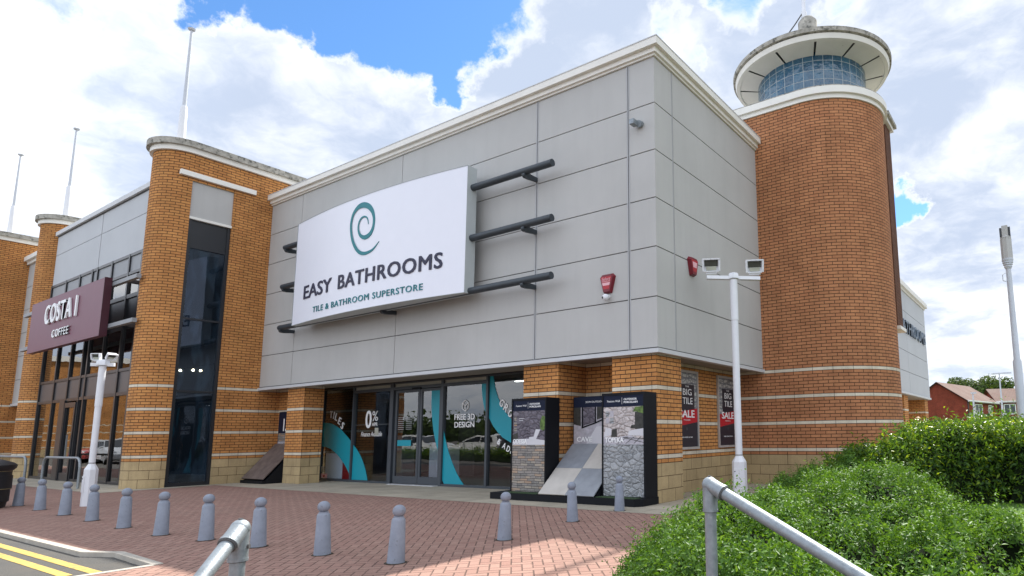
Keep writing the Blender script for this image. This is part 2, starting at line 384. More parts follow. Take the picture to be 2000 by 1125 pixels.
        if any(s.sm):
            me.set_sharp_from_angle(angle=R(40))
        if bevel:
            bv = o.modifiers.new('bevel', 'BEVEL'); bv.width = bevel; bv.segments = 2; bv.limit_method = 'ANGLE'
        return o

def text(name, s, x0, x1, z0, z1, plane, at, mat, parent=None, depth=.004, bold=0.0, warp=None, shear=0, rot=0, space=1.0):
    """plane 'front': reads along +X on a face looking to -Y at y=at; plane 'side': reads along +Y on a face looking to +X at x=at"""
    cu = bpy.data.curves.new(name, 'FONT'); cu.body = s; cu.size = 1; cu.extrude = 0; cu.shear = shear; cu.space_character = space
    cu.resolution_u = 3; tmp = bpy.data.objects.new(name, cu); COL.objects.link(tmp)
    dg = bpy.context.evaluated_depsgraph_get(); me = bpy.data.meshes.new_from_object(tmp.evaluated_get(dg))
    bpy.data.objects.remove(tmp)
    co = np.empty(len(me.vertices)*3); me.vertices.foreach_get('co', co); co = co.reshape(-1, 3)
    mn, mx = co.min(0), co.max(0); co[:, 0] = (co[:, 0]-mn[0])/(mx[0]-mn[0]); co[:, 1] = (co[:, 1]-mn[1])/max(1e-6, mx[1]-mn[1])
    W, H = x1-x0, z1-z0
    a = co[:, 0]*W; b = co[:, 1]*H
    nv0 = len(a); shifts = [(0., 0.)] if bold < .004 else [(-.5, -.25), (.5, .25), (-.5, .25), (.5, -.25)]
    a = a*(1-2*bold*.5*H/W)+bold*.5*H
    a = np.concatenate([a+sx*bold*H*1.0 for sx, sz in shifts]); b = np.concatenate([b+sz*bold*H*1.0 for sx, sz in shifts])
    if rot:
        ca, sa = math.cos(rot), math.sin(rot); a2 = a*ca-b*sa; b = a*sa+b*ca; a = a2
    a = a+x0; b = b+z0
    off = wloc(parent) if parent is not None else Vector((0, 0, 0))
    import bmesh
    bm = bmesh.new()
    for _ in shifts: bm.from_mesh(me)
    bm.verts.ensure_lookup_table(); dep_k = depth
    for i, v in enumerate(bm.verts):
        if plane == 'front':
            y = at if warp is None else warp(a[i]) - .006
            v.co = (a[i]-off.x, y-off.y-.0006*(i//nv0), b[i]-off.z)
        else: v.co = (at-off.x+.0006*(i//nv0), a[i]-off.y, b[i]-off.z)
    ex = bmesh.ops.extrude_face_region(bm, geom=list(bm.faces))
    dv = Vector((0, -depth, 0)) if plane == 'front' else Vector((depth, 0, 0))
    for v in ex['geom']:
        if isinstance(v, bmesh.types.BMVert): v.co += dv
    bmesh.ops.recalc_face_normals(bm, faces=bm.faces)
    bm.to_mesh(me); bm.free(); me.materials.clear(); me.materials.append(M[mat] if isinstance(mat, str) else mat)
    o = bpy.data.objects.new(name, me); COL.objects.link(o)
    if parent is not None: o.parent = parent
    return o

def arc(cx, cy, r, a0, a1, n=40): return [(cx+r*math.cos(R(a0+(a1-a0)*i/n)), cy+r*math.sin(R(a0+(a1-a0)*i/n))) for i in range(n+1)]
def offset_poly(poly, d):       # outward offset of a counter-clockwise polygon
    n = len(poly); out = []
    for i in range(n):
        p0, p, p1 = Vector(poly[i-1]), Vector(poly[i]), Vector(poly[(i+1) % n])
        a = (p-p0).normalized(); b = (p1-p).normalized(); na = Vector((a.y, -a.x)); nb = Vector((b.y, -b.x))
        k = na+nb; k = k/max(1e-6, (1+na.dot(nb))); out.append((p.x+k.x*d, p.y+k.y*d))
    return out

# ================================================================ ground and roads
def sheet(name, poly, z, mat, kind='structure', thick=None, label=None):
    b = MB()
    if thick: b.prism(poly, z-thick, z)
    else: b.cap(poly, z)
    return tag(b.build(name, mat), kind=kind)
tag(MB().cap([(-600, -600), (600, -600), (600, 900), (-600, 900)], -.05).build('ground', 'asphalt'), kind='structure')
pav = [(-60, -7.70), (-3.95, -7.70), (-3.45, -7.52), (-2.0, -7.62), (-2.0, -12.3), (12, -12.3), (12, 12), (-60, 12)]
sheet('paving', pav, 0, 'paving', thick=.12)
sheet('footpath', [(-15.8, -1.3), (.98, -1.3), (.98, 5.8), (-15.8, 5.8)], .004, 'slabs')
sheet('footpath', [(-60, -4.25), (-15.8, -4.25), (-15.8, 5.8), (-60, 5.8)], .006, 'slabs')
sheet('footpath', [(.98, 5.0), (4.2, 5.0), (4.2, 60), (.98, 60)], .005, 'slabs')
kb = MB()
kb.prism([(-60, -7.80), (-3.9, -7.80), (-3.9, -7.70), (-60, -7.70)], -.2, .010)
kb.prism([(-3.9, -7.80), (-3.42, -7.60), (-3.42, -7.50), (-3.9, -7.70)], -.2, .009)
kb.prism([(-3.42, -7.60), (-2.02, -7.68), (-2.02, -7.58), (-3.42, -7.50)], -.2, .008)
kb.prism([(-2.08, -12.3), (-1.98, -12.3), (-1.98, -7.68), (-2.08, -7.68)], -.2, .006)
tag(kb.build('kerb', 'kerb'), kind='structure')
# dropped strip of tarmac between the kerb and the road, with the two yellow lines
tag(MB().cap([(-60, -8.12), (-2.3, -8.12), (-2.3, -8.01), (-60, -8.01)], -.046).cap([(-60, -8.35), (-2.5, -8.35), (-2.5, -8.24), (-60, -8.24)], -.046).build('road_marking', 'yellow'), kind='structure')
bays = MB()
for i in range(22): bays.box(-56+i*2.7, -55.9+i*2.7, -19, -14.4, -.055, -.045)
tag(bays.build('parking_bay_marking', 'white'), kind='structure')
tag(MB().cap([(3.0, -10.2), (14, -10.2), (14, 9.5), (3.9, 9.5), (3.3, 4.5), (2.9, -.4), (3.4, -6.4)], .012).build('planting_bed', 'soil'), kind='structure')
tag(MB().cap([(5.1, -1.2), (14, -3.5), (14, 4.6), (5.6, 4.2), (5.2, 2.0)], .03).build('grass_verge', 'grass'), kind='structure')
tag(MB().cap([(-300, 62), (400, 62), (400, 600), (-300, 600)], -.04).build('field', 'grass'), kind='structure')

# ================================================================ main shop
L = 16.28; ZF = 3.09; ZT = 3.20; ZC = 9.735; H = 10.06
shop = thing('shop_building', (-8, 3, 0), 'big grey panelled corner shop with buff brick piers and glazed entrance under the white sign', 'shop')
b = MB()      # grey panels: six rows on the front and on the side
xf = [-L, -14.25, -8.83, -3.45, -.70, 0]; ys = [0, .78, 5.6]
rh = (ZC-ZT)/6; g = .011
for i in range(len(xf)-1):
    for k in range(6): b.box(xf[i]+g, xf[i+1]-(g if i < 4 else 0), 0, .04, ZT+k*rh+g, ZT+(k+1)*rh-g)
for i in range(2):
    for k in range(6): b.box(-.04, 0, ys[i]+(g if i else .0402), ys[i+1]-(g if i == 0 else 0), ZT+k*rh+g, ZT+(k+1)*rh-g)
b.build('cladding', 'clad', shop)
b = MB(); b.prism([(-L, .03), (-.03, .03), (-.03, 5.6), (-.3, 5.6), (-.3, .3), (-L, .3)], ZT, ZC+.3); b.build('backing_wall', 'gap', shop)
b = MB()
for x in (-3.45, -.70): b.box(x-.035, x-.008, -.012, .03, ZT, ZC); b.box(x+.012, x+.035, -.006, .03, ZT, ZC)
b.box(-.03, .010, .74, .762, ZT, ZC); b.build('channel', 'channel', shop)
def Lpoly(p, inner=.25, y1=5.6, x0=-L): return [(x0, -p), (p, -p), (p, y1), (-inner, y1), (-inner, inner), (x0, inner)]
for z0, z1, p in ((9.735, 9.785, .045), (9.785, 9.895, .10), (9.895, 10.06, .19)):
    MB().prism(Lpoly(p), z0, z1).build('cornice', 'cream', shop)
MB().prism(Lpoly(.20, .24), 10.061, 10.085).build('cornice_flashing', 'trim', shop)
MB().prism(Lpoly(.055, .1), ZF, ZT-.022).build('fascia_trim', 'trim', shop)
MB().prism(Lpoly(.012, .1), ZT-.022, ZT+.0).build('fascia_groove', 'gap', shop)
MB().prism([(-L, .1), (-.1, .1), (-.1, 5.6), (-1.4, 5.6), (-1.4, 1.6), (-L, 1.6)], 3.15, 3.26).build('soffit', 'soffit', shop)
MB().box(-L, -.25, .25, 26, 9.70, 9.9).build('roof', 'roof', shop)
# brick piers and brick walls at ground level
for x0, x1, y1 in ((-1.27, -.12, 1.16), (-3.92, -2.82, 1.16), (-14.62, -13.62, .78)):
    MB().prism([(x0, .13), (x1, .13), (x1, y1), (x0, y1)], 0, 3.16, u0=.05).build('brick_pier', 'brick', shop)
for wp, u_ in (([(-2.82, 1.16), (-1.27, 1.16)], .1), ([(-.85, 1.16), (-.85, 5.6)], .2), ([(-16.28, .70), (-14.62, .70)], .13)): MB().wall(wp, 0, 3.16, u_).build('brick_wall', 'brick', shop)
b = MB(); b.box(-15.0, -3.0, 7.5, 7.6, 0, 3.2); b.box(-15.0, -14.9, 1.45, 7.5, 0, 3.2); b.box(-4.0, -3.9, 1.45, 7.5, 0, 3.2)
b.build('inner_wall', 'dark', shop)
MB().box(-15, -3.9, 1.35, 7.5, .006, .012).build('shop_floor', 'dark_floor', shop)
for i_, (xa_, ya_, hh_) in enumerate(((-13.9, 3.4, 1.5), (-12.2, 5.2, 2.1), (-11.0, 3.0, 1.1), (-8.6, 5.6, 2.2), (-7.0, 3.6, 1.2), (-5.4, 4.4, 1.9))): MB().box(xa_, xa_+.9, ya_, ya_+.5, .012, hh_).box(xa_+.05, xa_+.85, ya_-.02, ya_, .3, hh_-.1).build('shop_display', ('lightgrey_panel', 'brown_panel', 'white_sign')[i_ % 3], shop)
MB().box(-15, -3.9, 1.3, 7.5, 3.12, 3.15).build('shop_ceiling', 'dark', shop)
M['tube_lamp'] = emit('lit tube lamp', (1, .97, .9), 6)
for x, y in ((-7.3, 3.2), (-5.6, 3.2), (-5.6, 5.0)): MB().box(x, x+.9, y, y+.10, 3.10, 3.115).build('ceiling_lamp', 'tube_lamp', shop)
# glazed shopfront on plane y=1.4
YG = 1.4
fr = MB()
def vbar(x, w, z0, z1, d=.07): fr.box(x-w/2, x+w/2, YG-d, YG+.05, z0, z1)
for x, w_, z1 in ((-14.70, .10, 3.12), (-12.83, .07, 3.12), (-10.78, .17, 3.12), (-8.38, .11, 3.12), (-6.49, .08, 3.12), (-3.95, .08, 3.12)): vbar(x, w_, .0, z1)
for x0, x1 in ((-14.65, -12.865), (-12.795, -10.865), (-8.325, -6.53), (-6.45, -3.99)):
    fr.box(x0, x1, YG-.06, YG+.05, .0, .07); fr.box(x0, x1, YG-.06, YG+.05, 3.09, 3.12)
for x0, x1 in ((-12.795, -10.865), (-10.695, -8.435), (-8.325, -6.53)): fr.box(x0, x1, YG-.065, YG+.05, 2.90, 2.99)
fr.box(-10.695, -8.435, YG-.05, YG+.05, 3.09, 3.12)
fr.build('shopfront_frame', 'frame', shop)
b = MB()
for x0, x1 in ((-12.795, -10.865), (-10.695, -8.435), (-8.325, -6.53)): b.box(x0, x1, YG-.01, YG, 2.992, 3.088)
b.build('frosted_strip', 'frost', shop)
for x0, x1, z1 in ((-14.65, -12.865, 3.09), (-12.795, -10.865, 2.9), (-8.325, -6.53, 2.9), (-6.45, -3.99, 3.09)):
    MB().box(x0, x1, YG, YG+.008, .07, z1).build('window_pane', 'glass', shop)
for x0, x1 in ((-10.62, -9.44), (-9.42, -8.44)):
    dr = MB(); y0, y1 = YG-.03, YG+.03
    dr.box(x0, x0+.09, y0, y1, .03, 2.88); dr.box(x1-.09, x1, y0, y1, .03, 2.88); dr.box(x0+.09, x1-.09, y0, y1, .03, .25); dr.box(x0+.09, x1-.09, y0, y1, 2.80, 2.88)
    d_ = dr.build('door', 'frame', shop); MB().box(x0+.09, x1-.09, YG-.004, YG+.004, .25, 2.80).build('door_pane', 'glass', d_)
MB().box(-10.60, -8.44, YG-.25, YG-.06, .0, .02).build('threshold', 'trim', shop)
MB().box(-9.75, -9.35, YG-.10, YG-.055, 2.88, 2.93).build('door_sensor', 'black', shop)
# teal swooshes and white words stuck on the glass
def decal(pts, mat='teal', name='window_decal', y=YG-.012, parent=shop):
    return MB().extr(pts, 'y', y, y+.004).build(name, mat, parent)
def smooth_poly(p, n=5):
    return p
decal([(-14.64, 1.97), (-14.27, 1.95), (-14.02, 1.90), (-13.79, 1.82), (-13.54, 1.71), (-13.32, 1.57), (-13.08, 1.42), (-12.87, 1.27), (-12.87, .08), (-12.90, .20), (-13.04, .36), (-13.22, .54), (-13.42, .70), (-13.62, .84), (-13.86, .97), (-14.10, 1.07), (-14.36, 1.13), (-14.64, 1.16)][::-1])
decal([(-12.79, 1.20), (-12.58, 1.05), (-12.40, .88), (-12.27, .73), (-12.16, .57), (-12.06, .40), (-11.98, .22), (-11.93, .075), (-12.79, .075)][::-1])
decal([(-8.93, 2.80), (-8.54, 2.80), (-8.54, 1.00), (-8.62, 1.15), (-8.70, 1.36), (-8.79, 1.62), (-8.85, 1.9), (-8.90, 2.2), (-8.925, 2.5)][::-1])
decal([(-8.32, 1.60), (-8.22, 1.30), (-8.08, .98), (-7.92, .70), (-7.72, .40), (-7.54, .20), (-7.40, .075), (-8.24, .075), (-8.32, .17)][::-1])
decal([(-6.77, 2.89), (-6.54, 2.89), (-6.54, 1.98), (-6.62, 2.15), (-6.70, 2.38), (-6.75, 2.64)][::-1])
decal([(-6.44, 3.08), (-6.30, 3.08), (-6.26, 2.86), (-6.20, 2.68), (-6.11, 2.48), (-6.00, 2.30), (-5.80, 2.05), (-5.57, 1.85), (-5.3, 1.66), (-4.9, 1.45), (-4.9, 1.0), (-5.5, 1.20), (-5.9, 1.38), (-6.10, 1.53), (-6.28, 1.70), (-6.44, 1.92)][::-1])
def word_arc(s, x, z, dx, dz, ang0, dang, h, wd, nm='window_lettering', bold=.08):
    for i, ch in enumerate(s):
        if ch != ' ': text(nm, ch, x, x+wd*(.35 if ch == 'I' else 1), z, z+h, 'front', YG-.012, 'white', shop, .003, bold, rot=ang0+dang*i)
        x += dx[i]; z += dz[i]
word_arc('TILES', -14.27, 2.13, (.20, .10, .19, .18, .2), (-.03, -.04, -.12, -.15, 0), -.10, -.12, .23, .15)
word_arc('GROUTS', -6.08, 2.30, (.17, .17, .18, .18, .18, .18), (-.15, -.16, -.14, -.12, -.1, 0), -.72, .05, .20, .16)
word_arc('& ADHESIVES', -6.12, 1.22, (.14, .06, .16, .15, .15, .13, .13, .1, .1, .1, .1), (-.07, -.04, -.085, -.07, -.07, -.06, -.05, -.05, -.04, -.03, 0), -.5, .02, .16, .12, bold=.06)
text('window_lettering', '0', -12.19, -11.86, 1.74, 2.30, 'front', YG-.012, 'white', shop, .003, .05)
text('window_lettering', '%', -11.83, -11.53, 1.96, 2.28, 'front', YG-.012, 'white', shop, .003, .0)
text('window_lettering', 'APR', -11.83, -11.53, 1.80, 1.91, 'front', YG-.012, 'white', shop, .003, .05)
text('window_lettering', 'Finance Available', -12.40, -11.28, 1.47, 1.62, 'front', YG-.012, 'white', shop, .003, .0, shear=.3)
text('window_lettering', 'FREE 3D', -7.87, -7.02, 1.90, 2.06, 'front', YG-.012, 'white', shop, .003, .05)
text('window_lettering', 'DESIGN', -7.86, -7.03, 1.68, 1.84, 'front', YG-.012, 'white', shop, .003, .05)
b = MB(); c0 = (-7.42, 2.30)       # cube drawn in outline above the words
hexp = [(c0[0]+.14*math.sin(R(60*i)), c0[1]+.16*math.cos(R(60*i))) for i in range(6)]
for p, q in list(zip(hexp, hexp[1:]+hexp[:1])) + [(c0, hexp[1]), (c0, hexp[3]), (c0, hexp[5])]: b.tube((p[0], YG-.014, p[1]), (q[0], YG-.014, q[1]), .012, n=6)
b.build('window_emblem', 'white', shop)
b = MB()
for i in range(46):
    x = -12.72+i*.04*1
    if not (-12.2 < x < -11.5): b.box(x, x+.014, YG-.014, YG-.010, 1.84, 1.856)
b.build('dotted_manifestation', 'lightgrey_panel', shop)
b = MB()
for k in range(7): b.box(-10.45, -10.16, YG-.034, YG-.03, 1.66+k*.06, 1.68+k*.06); b.box(-10.06, -9.78, YG-.034, YG-.03, 1.66+k*.06, 1.68+k*.06)
b.build('opening_hours', 'lightgrey_panel', shop); decal([(-10.44, 1.16), (-9.78, 1.16), (-9.78, 1.34), (-10.44, 1.34)], 'teal', 'door_sticker', YG-.036)
MB().box(-14.47, -13.46, YG+.05, YG+.09, .08, .92).build('window_display_board', 'white_sign', shop)
MB().box(-13.44, -12.88, YG+.05, YG+.09, .08, .75).build('window_display_board', 'red', shop)
decal([(-14.60, .27), (-14.44, .27), (-14.44, .48), (-14.60, .48)], 'frost', 'door_sticker'); decal([(-14.60, .09), (-14.22, .09), (-14.22, .24), (-14.60, .24)], 'pink', 'door_sticker', YG-.013)
decal([(-14.48, .15), (-14.41, .11), (-14.34, .15), (-14.36, .20), (-14.41, .18), (-14.46, .20)], 'red', 'door_sticker', YG-.018)
decal([(-11.66, 1.50), (-11.47, 1.50), (-11.47, 1.74), (-11.66, 1.74)], 'frost', 'door_sticker', YG-.02)

# ---------------------------------------------------------------- white curved sign
SX0, SX1, SZ0, SZ1 = -13.25, -5.28, 4.97, 8.28
def sgy(x): tt = (x-(SX0+SX1)/2)/((SX1-SX0)/2); return -.60-.28*(1-tt*tt)
sign = thing('shop_sign', (-9.3, 0, 4.9), 'white curved bathroom shop sign with teal spiral logo and navy words, held on dark tubes', 'sign')
b = MB(); n = 40; X = [SX0+(SX1-SX0)*i/n for i in range(n+1)]
for x, x2 in zip(X, X[1:]): b.smooth = True; b.face([(x, sgy(x), SZ0), (x2, sgy(x2), SZ0), (x2, sgy(x2), SZ1), (x, sgy(x), SZ1)])
b.build('sign_face', 'white_sign', sign)
b = MB()
for x, x2 in zip(X, X[1:]):
    for z0, z1 in ((SZ0-.012, SZ0), (SZ1, SZ1+.012)): 
        b.face([(x, sgy(x)-.01, z0), (x2, sgy(x2)-.01, z0), (x2, sgy(x2)-.01, z1), (x, sgy(x)-.01, z1)])
    b.face([(x, sgy(x)-.01, SZ1+.012), (x2, sgy(x2)-.01, SZ1+.012), (x2, -.30, SZ1+.012), (x, -.30, SZ1+.012)])
    b.face([(x, -.30, SZ0-.012), (x2, -.30, SZ0-.012), (x2, sgy(x2)-.01, SZ0-.012), (x, sgy(x)-.01, SZ0-.012)])
for x in (SX0-.012, SX1+.012):
    b.face([(x, -.61, SZ0-.012), (x, -.30, SZ0-.012), (x, -.30, SZ1+.012), (x, -.61, SZ1+.012)])
b.face([(SX0, -.30, SZ0), (SX0, -.30, SZ1), (SX1, -.30, SZ1), (SX1, -.30, SZ0)])
b.build('sign_casing', 'sign_edge', sign)
for zt in (5.03, 6.40, 7.74):
    tb = MB().tube((-14.35, -.42, zt), (-2.57, -.42, zt), .088, n=24).build('support_tube', 'tube', sign)
    for xb in (-14.25, -8.83, -3.45):
        bb = MB(); bb.smooth = False; bb.extr([(-.42, zt-.02), (-.42, zt-.16), (-.34, zt-.17), (-.0, zt-.13), (-.0, zt-.03)], 'x', xb-.03, xb+.03); bb.tube((xb-.045, -.41, zt-.09), (xb+.045, -.41, zt-.09), .075, n=20)
        bb.build('bracket', 'tube', tb)
kw = dict(warp=sgy)
text('sign_lettering', 'EASY', -12.47, -10.72, 5.69, 6.10, 'front', 0, 'navy', sign, .012, .06, warp=sgy)
text('sign_lettering', 'BATHROOMS', -10.36, -6.00, 5.69, 6.10, 'front', 0, 'navy', sign, .012, .06, warp=sgy, space=1.08)
text('sign_lettering', 'TILE & BATHROOM SUPERSTORE', -11.78, -6.66, 5.185, 5.36, 'front', 0, 'teal_logo', sign, .010, .03, warp=sgy, space=1.12)
pts = [(-8.465, 6.787, .004), (-8.706, 6.61, .030), (-8.9, 6.555, .043), (-9.115, 6.545, .055), (-9.33, 6.61, .062), (-9.525, 6.763, .064), (-9.70, 7.0, .060), (-9.80, 7.25, .058), (-9.838, 7.47, .056),
       (-9.82, 7.66, .058), (-9.73, 7.84, .064), (-9.58, 7.955, .076), (-9.42, 8.00, .088), (-9.24, 7.99, .095), (-9.05, 7.92, .092), (-8.90, 7.80, .080), (-8.80, 7.66, .062), (-8.745, 7.47, .050), (-8.76, 7.27, .052), (-8.84, 7.12, .066), (-8.95, 7.045, .074),
       (-9.08, 7.015, .074), (-9.2, 7.03, .066), (-9.33, 7.10, .056), (-9.42, 7.21, .046), (-9.465, 7.34, .038), (-9.455, 7.47, .034), (-9.40, 7.57, .034), (-9.30, 7.63, .032), (-9.19, 7.635, .028), (-9.10, 7.60, .024), (-9.04, 7.53, .018), (-9.01, 7.45, .012), (-8.997, 7.37, .003)]
def spl(P, k=5):
    out = []
    for i in range(len(P)-1):
        p0, p1, p2, p3 = [np.array(P[min(max(j, 0), len(P)-1)]) for j in (i-1, i, i+1, i+2)]
        for q in range(k):
            s_ = q/k; out.append(.5*((2*p1)+(-p0+p2)*s_+(2*p0-5*p1+4*p2-p3)*s_**2+(-p0+3*p1-3*p2+p3)*s_**3))
    out.append(np.array(P[-1])); return out
S = spl(pts); b = MB(); Lf, Rt = [], []
for i in range(len(S)):
    a = S[max(0, i-1)]; c = S[min(len(S)-1, i+1)]; tx, tz = c[0]-a[0], c[1]-a[1]; l = math.hypot(tx, tz); nx, nz = -tz/l, tx/l; w_ = S[i][2]*.86
    Lf.append((S[i][0]+nx*w_, S[i][1]+nz*w_)); Rt.append((S[i][0]-nx*w_, S[i][1]-nz*w_))
e = .016
for i in range(len(S)-1):
    q = [Lf[i], Lf[i+1], Rt[i+1], Rt[i]]; b.face([(x, sgy(x)-e, z) for x, z in q])
    b.face([(Lf[i][0], sgy(Lf[i][0])-e, Lf[i][1]), (Lf[i][0], sgy(Lf[i][0]), Lf[i][1]), (Lf[i+1][0], sgy(Lf[i+1][0]), Lf[i+1][1]), (Lf[i+1][0], sgy(Lf[i+1][0])-e, Lf[i+1][1])])
b.build('spiral_logo', 'teal_logo', sign)

# ================================================================ brick pylons
def pylon(xs, label, y1, ynose, slot=True):
    """wing wall whose flat side looks to +X at x=xs; round nose towards -Y centred at y=ynose"""
    r = .81; cx = xs-r; root = thing('brick_pylon', (cx, ynose, 0), label, 'pylon', 'brick pylons with rounded noses')
    nose = arc(cx, ynose, r, 180, 360, 36)
    s0, s1, zs, dp = -2.49, -1.25, 9.83, .16
    full = nose + [(xs, y1), (cx-r, y1)]
    b = MB()
    if slot:
        lo = nose + [(xs, s0), (xs-dp, s0), (xs-dp, s1), (xs, s1), (xs, y1), (cx-r, y1)]
        b.wall(lo, 0, zs, 0, True); b.wall(full, zs, 10.73, 0, True); b.face([(xs-dp, s0, zs), (xs-dp, s1, zs), (xs, s1, zs), (xs, s0, zs)])
    else: b.wall(full, 0, 10.73, 0, True)
    b.build('wall', 'brick', root)
    c1 = MB().prism(offset_poly(full, .09), 10.73, 10.90).build('coping', 'cream', root)
    MB().prism(offset_poly(full, .19), 10.90, 11.10).build('coping_top', 'weathered', c1)
    if slot:
        X0 = xs-dp+.004
        f = MB()
        f.box(X0, X0+.09, s0, s0+.11, 0, 8.56); f.box(X0, X0+.09, s1-.09, s1, 0, 8.56)
        for za, zb in ((0, .12), (2.93, 3.0), (5.27, 5.33), (7.62, 7.70)): f.box(X0, X0+.07, s0+.11, s1-.09, za, zb)
        wf = f.build('slot_frame', 'frame_black', root)
        MB().box(X0, X0+.05, s0+.11, s1-.09, 7.70, 8.56).build('dark_infill', 'frame_black', wf)
        for za, zb in ((.12, 2.93), (3.0, 5.27), (5.33, 7.62)):
            MB().box(X0+.02, X0+.03, s0+.11, s1-.09, za, zb).build('slot_pane', 'glass_slot', wf)
        MB().box(X0, X0+.10, s0, s1, 8.64, 9.83).build('grey_panel', 'clad', root); MB().box(X0, X0+.15, s0-.01, s1+.01, 8.56, 8.64).build('panel_sill', 'cream', root)
        MB().box(xs-.02, xs+.10, -2.86, -.61, 9.93, 10.09).build('lintel', 'cream', root)
        # dim glimpses behind the slot glass are painted into a flat sheet's colour
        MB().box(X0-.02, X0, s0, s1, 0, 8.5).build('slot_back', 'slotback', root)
        b = MB()
        for (y, z) in ((-2.30, 3.62), (-1.95, 3.66), (-1.74, 3.66)): b.ball((X0+.014, y, z), .035, 6, 10)
        b.build('slot_lamp', emit('warm lamp bulb', (1, .85, .55), 9), root)
    return root
m_, t_, b_, o_ = newmat('painted slot interior'); P_ = t_.n('ShaderNodeTexCoord').outputs['Object']
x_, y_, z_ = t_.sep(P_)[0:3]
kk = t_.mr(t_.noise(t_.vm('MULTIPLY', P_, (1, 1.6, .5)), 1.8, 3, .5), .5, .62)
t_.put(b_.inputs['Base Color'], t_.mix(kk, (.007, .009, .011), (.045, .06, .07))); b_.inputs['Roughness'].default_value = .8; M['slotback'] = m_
PY1 = pylon(-16.28, 'tall brick wing with rounded nose and full height dark glass slot, beside the white sign', 1.0, -2.50)
PY2 = pylon(-28.5, 'brick wing with rounded nose at the far end of the plum coffee sign', 1.0, -2.30, False)
PY3 = pylon(-33.5, 'leftmost brick wing, partly cut off by the edge of the photo', 1.0, -3.45, False)
def flagpole(x, y, z0, h, lab):
    root = thing('flagpole', (x, y, z0), lab, 'flagpole', 'white flagpoles on the pylons')
    MB().lathe([(.20, 0), (.20, .05), (.13, .08)], (x, y, z0), 24).build('base_plate', 'weathered', root)
    MB().lathe([(.125, .06), (.105, 1.55), (.085, 1.62)], (x, y, z0), 20).build('lower_pole', 'white_pole', root)
    MB().lathe([(.062, 1.6), (.035, h)], (x, y, z0), 16).build('upper_pole', 'grey_pole', root)
    MB().lathe([(.10, h), (.12, h+.05), (.03, h+.09)], (x, y, z0), 16).build('finial', 'grey_pole', root)
flagpole(-17.35, -2.55, 11.10, 4.45, 'white flagpole standing on the big pylon beside the main sign')
flagpole(-29.35, -2.35, 11.10, 4.30, 'white flagpole on the rounded brick pylon behind the coffee sign')
flagpole(-34.6, -3.0, 11.10, 4.2, 'leftmost white flagpole, farthest from the camera')

# ================================================================ neighbouring unit and cafe
cafe = thing('cafe_building', (-23, 0, 0), 'coffee shop front between two brick pylons with pale panels above tall dark glazing', 'cafe')
YC = -2.70; x0, x1 = -28.5, -17.9
b = MB()
for xa, xb in ((x0, -23.36), (-23.32, x1)):
    for za, zb in ((7.97, 9.27), (9.29, 10.10)): b.box(xa+.01, xb-.01, YC, YC+.04, za, zb)
b.build('cladding', 'clad_pale', cafe)
MB().box(x0, x1, YC+.03, YC+.25, 7.95, 10.15).build('backing_wall', 'gap', cafe)
MB().box(x0, x1, YC-.10, YC+.3, 10.14, 10.31).build('coping', 'trim', cafe); MB().box(x0, x1, YC-.02, YC+.3, 10.10, 10.14).build('coping_groove', 'gap', cafe)
MB().box(x0, x1, YC+.25, 12, 9.9, 10.1).build('roof', 'roof', cafe)
fr = MB(); XM = [-28.4, -26.62, -25.05, -23.72, -23.20, -21.75, -20.15, -19.05, -17.95]
for x in XM:
    w_ = .11; fr.box(x-w_/2, x+w_/2, YC-.05, YC+.06, 0, 7.95)
for za, zb in ((7.85, 7.95), (7.18, 7.28), (6.33, 6.47), (3.78, 3.88), (2.96, 3.07), (0, .10)): fr.box(x0, x1, YC-.04, YC+.06, za, zb)
fr.build('curtain_frame', 'frame_black', cafe)
b = MB(); b.box(x0, x1, YC, YC+.03, 7.28, 7.85); b.build('infill_panel', 'lightgrey_panel', cafe)
b = MB(); b.box(x0, x1, YC, YC+.03, 3.07, 3.78); b.build('spandrel_panel', 'brown_panel', cafe)
b = MB(); b.box(-23.2, x1, YC, YC+.03, 5.25, 6.33); b.build('spandrel_panel', 'frame_black', cafe)
for i in range(len(XM)-1):
    xa, xb = XM[i]+.055, XM[i+1]-.055
    for za, zb in ((.10, 2.96), (3.88, 6.33), (6.47, 7.18)):
        if za == .10 and i in (2,): continue
        MB().box(xa, xb, YC+.01, YC+.02, za, zb).build('window_pane', 'glass_cafe', cafe)
dd = MB(); dd.box(-25.0, -24.88, YC-.08, YC+.08, 0, 2.9); dd.box(-23.90, -23.78, YC-.08, YC+.08, 0, 2.9); dd.box(-24.88, -23.90, YC-.08, YC+.08, 2.72, 2.9); dd.box(-24.88, -23.90, YC-.05, YC+.05, .02, .3)
dr = dd.build('door', 'frame_black', cafe); MB().box(-24.88, -23.90, YC-.01, YC, .3, 2.72).build('door_pane', 'glass_cafe', dr); MB().box(-24.05, -24.01, YC-.16, YC-.12, .9, 1.7).build('handle', 'steel', dr)
MB().box(-25.5, -24.95, YC-.09, YC+.1, 0, 3.0).build('dark_pier', 'frame_black', cafe)
b = MB(); b.box(x0, x1, 3.0, 3.1, 0, 8); b.box(x0-.1, x0, YC+.1, 3, 0, 8); b.build('inner_wall', 'dark', cafe); MB().box(x0, x1, YC+.06, 3, .008, .014).build('cafe_floor', 'dark_floor', cafe)
csign = thing('cafe_sign', (-22.5, -3.7, 4.7), 'plum coffee shop sign with white raised letters on metal brackets', 'sign')
MB().box(-26.30, -18.86, -3.70, -3.52, 4.80, 6.72).build('sign_panel', 'plum', csign)
MB().box(-18.86, -18.84, -3.71, -3.51, 4.79, 6.73).build('sign_edge', 'plum_dark', csign)
text('sign_lettering', 'COSTA', -24.40, -21.62, 5.72, 6.42, 'front', -3.71, 'white', csign, .05, .05, space=1.12)
MB().box(-21.22, -21.11, -3.76, -3.71, 5.70, 6.42).build('letter_bar', 'white', csign)
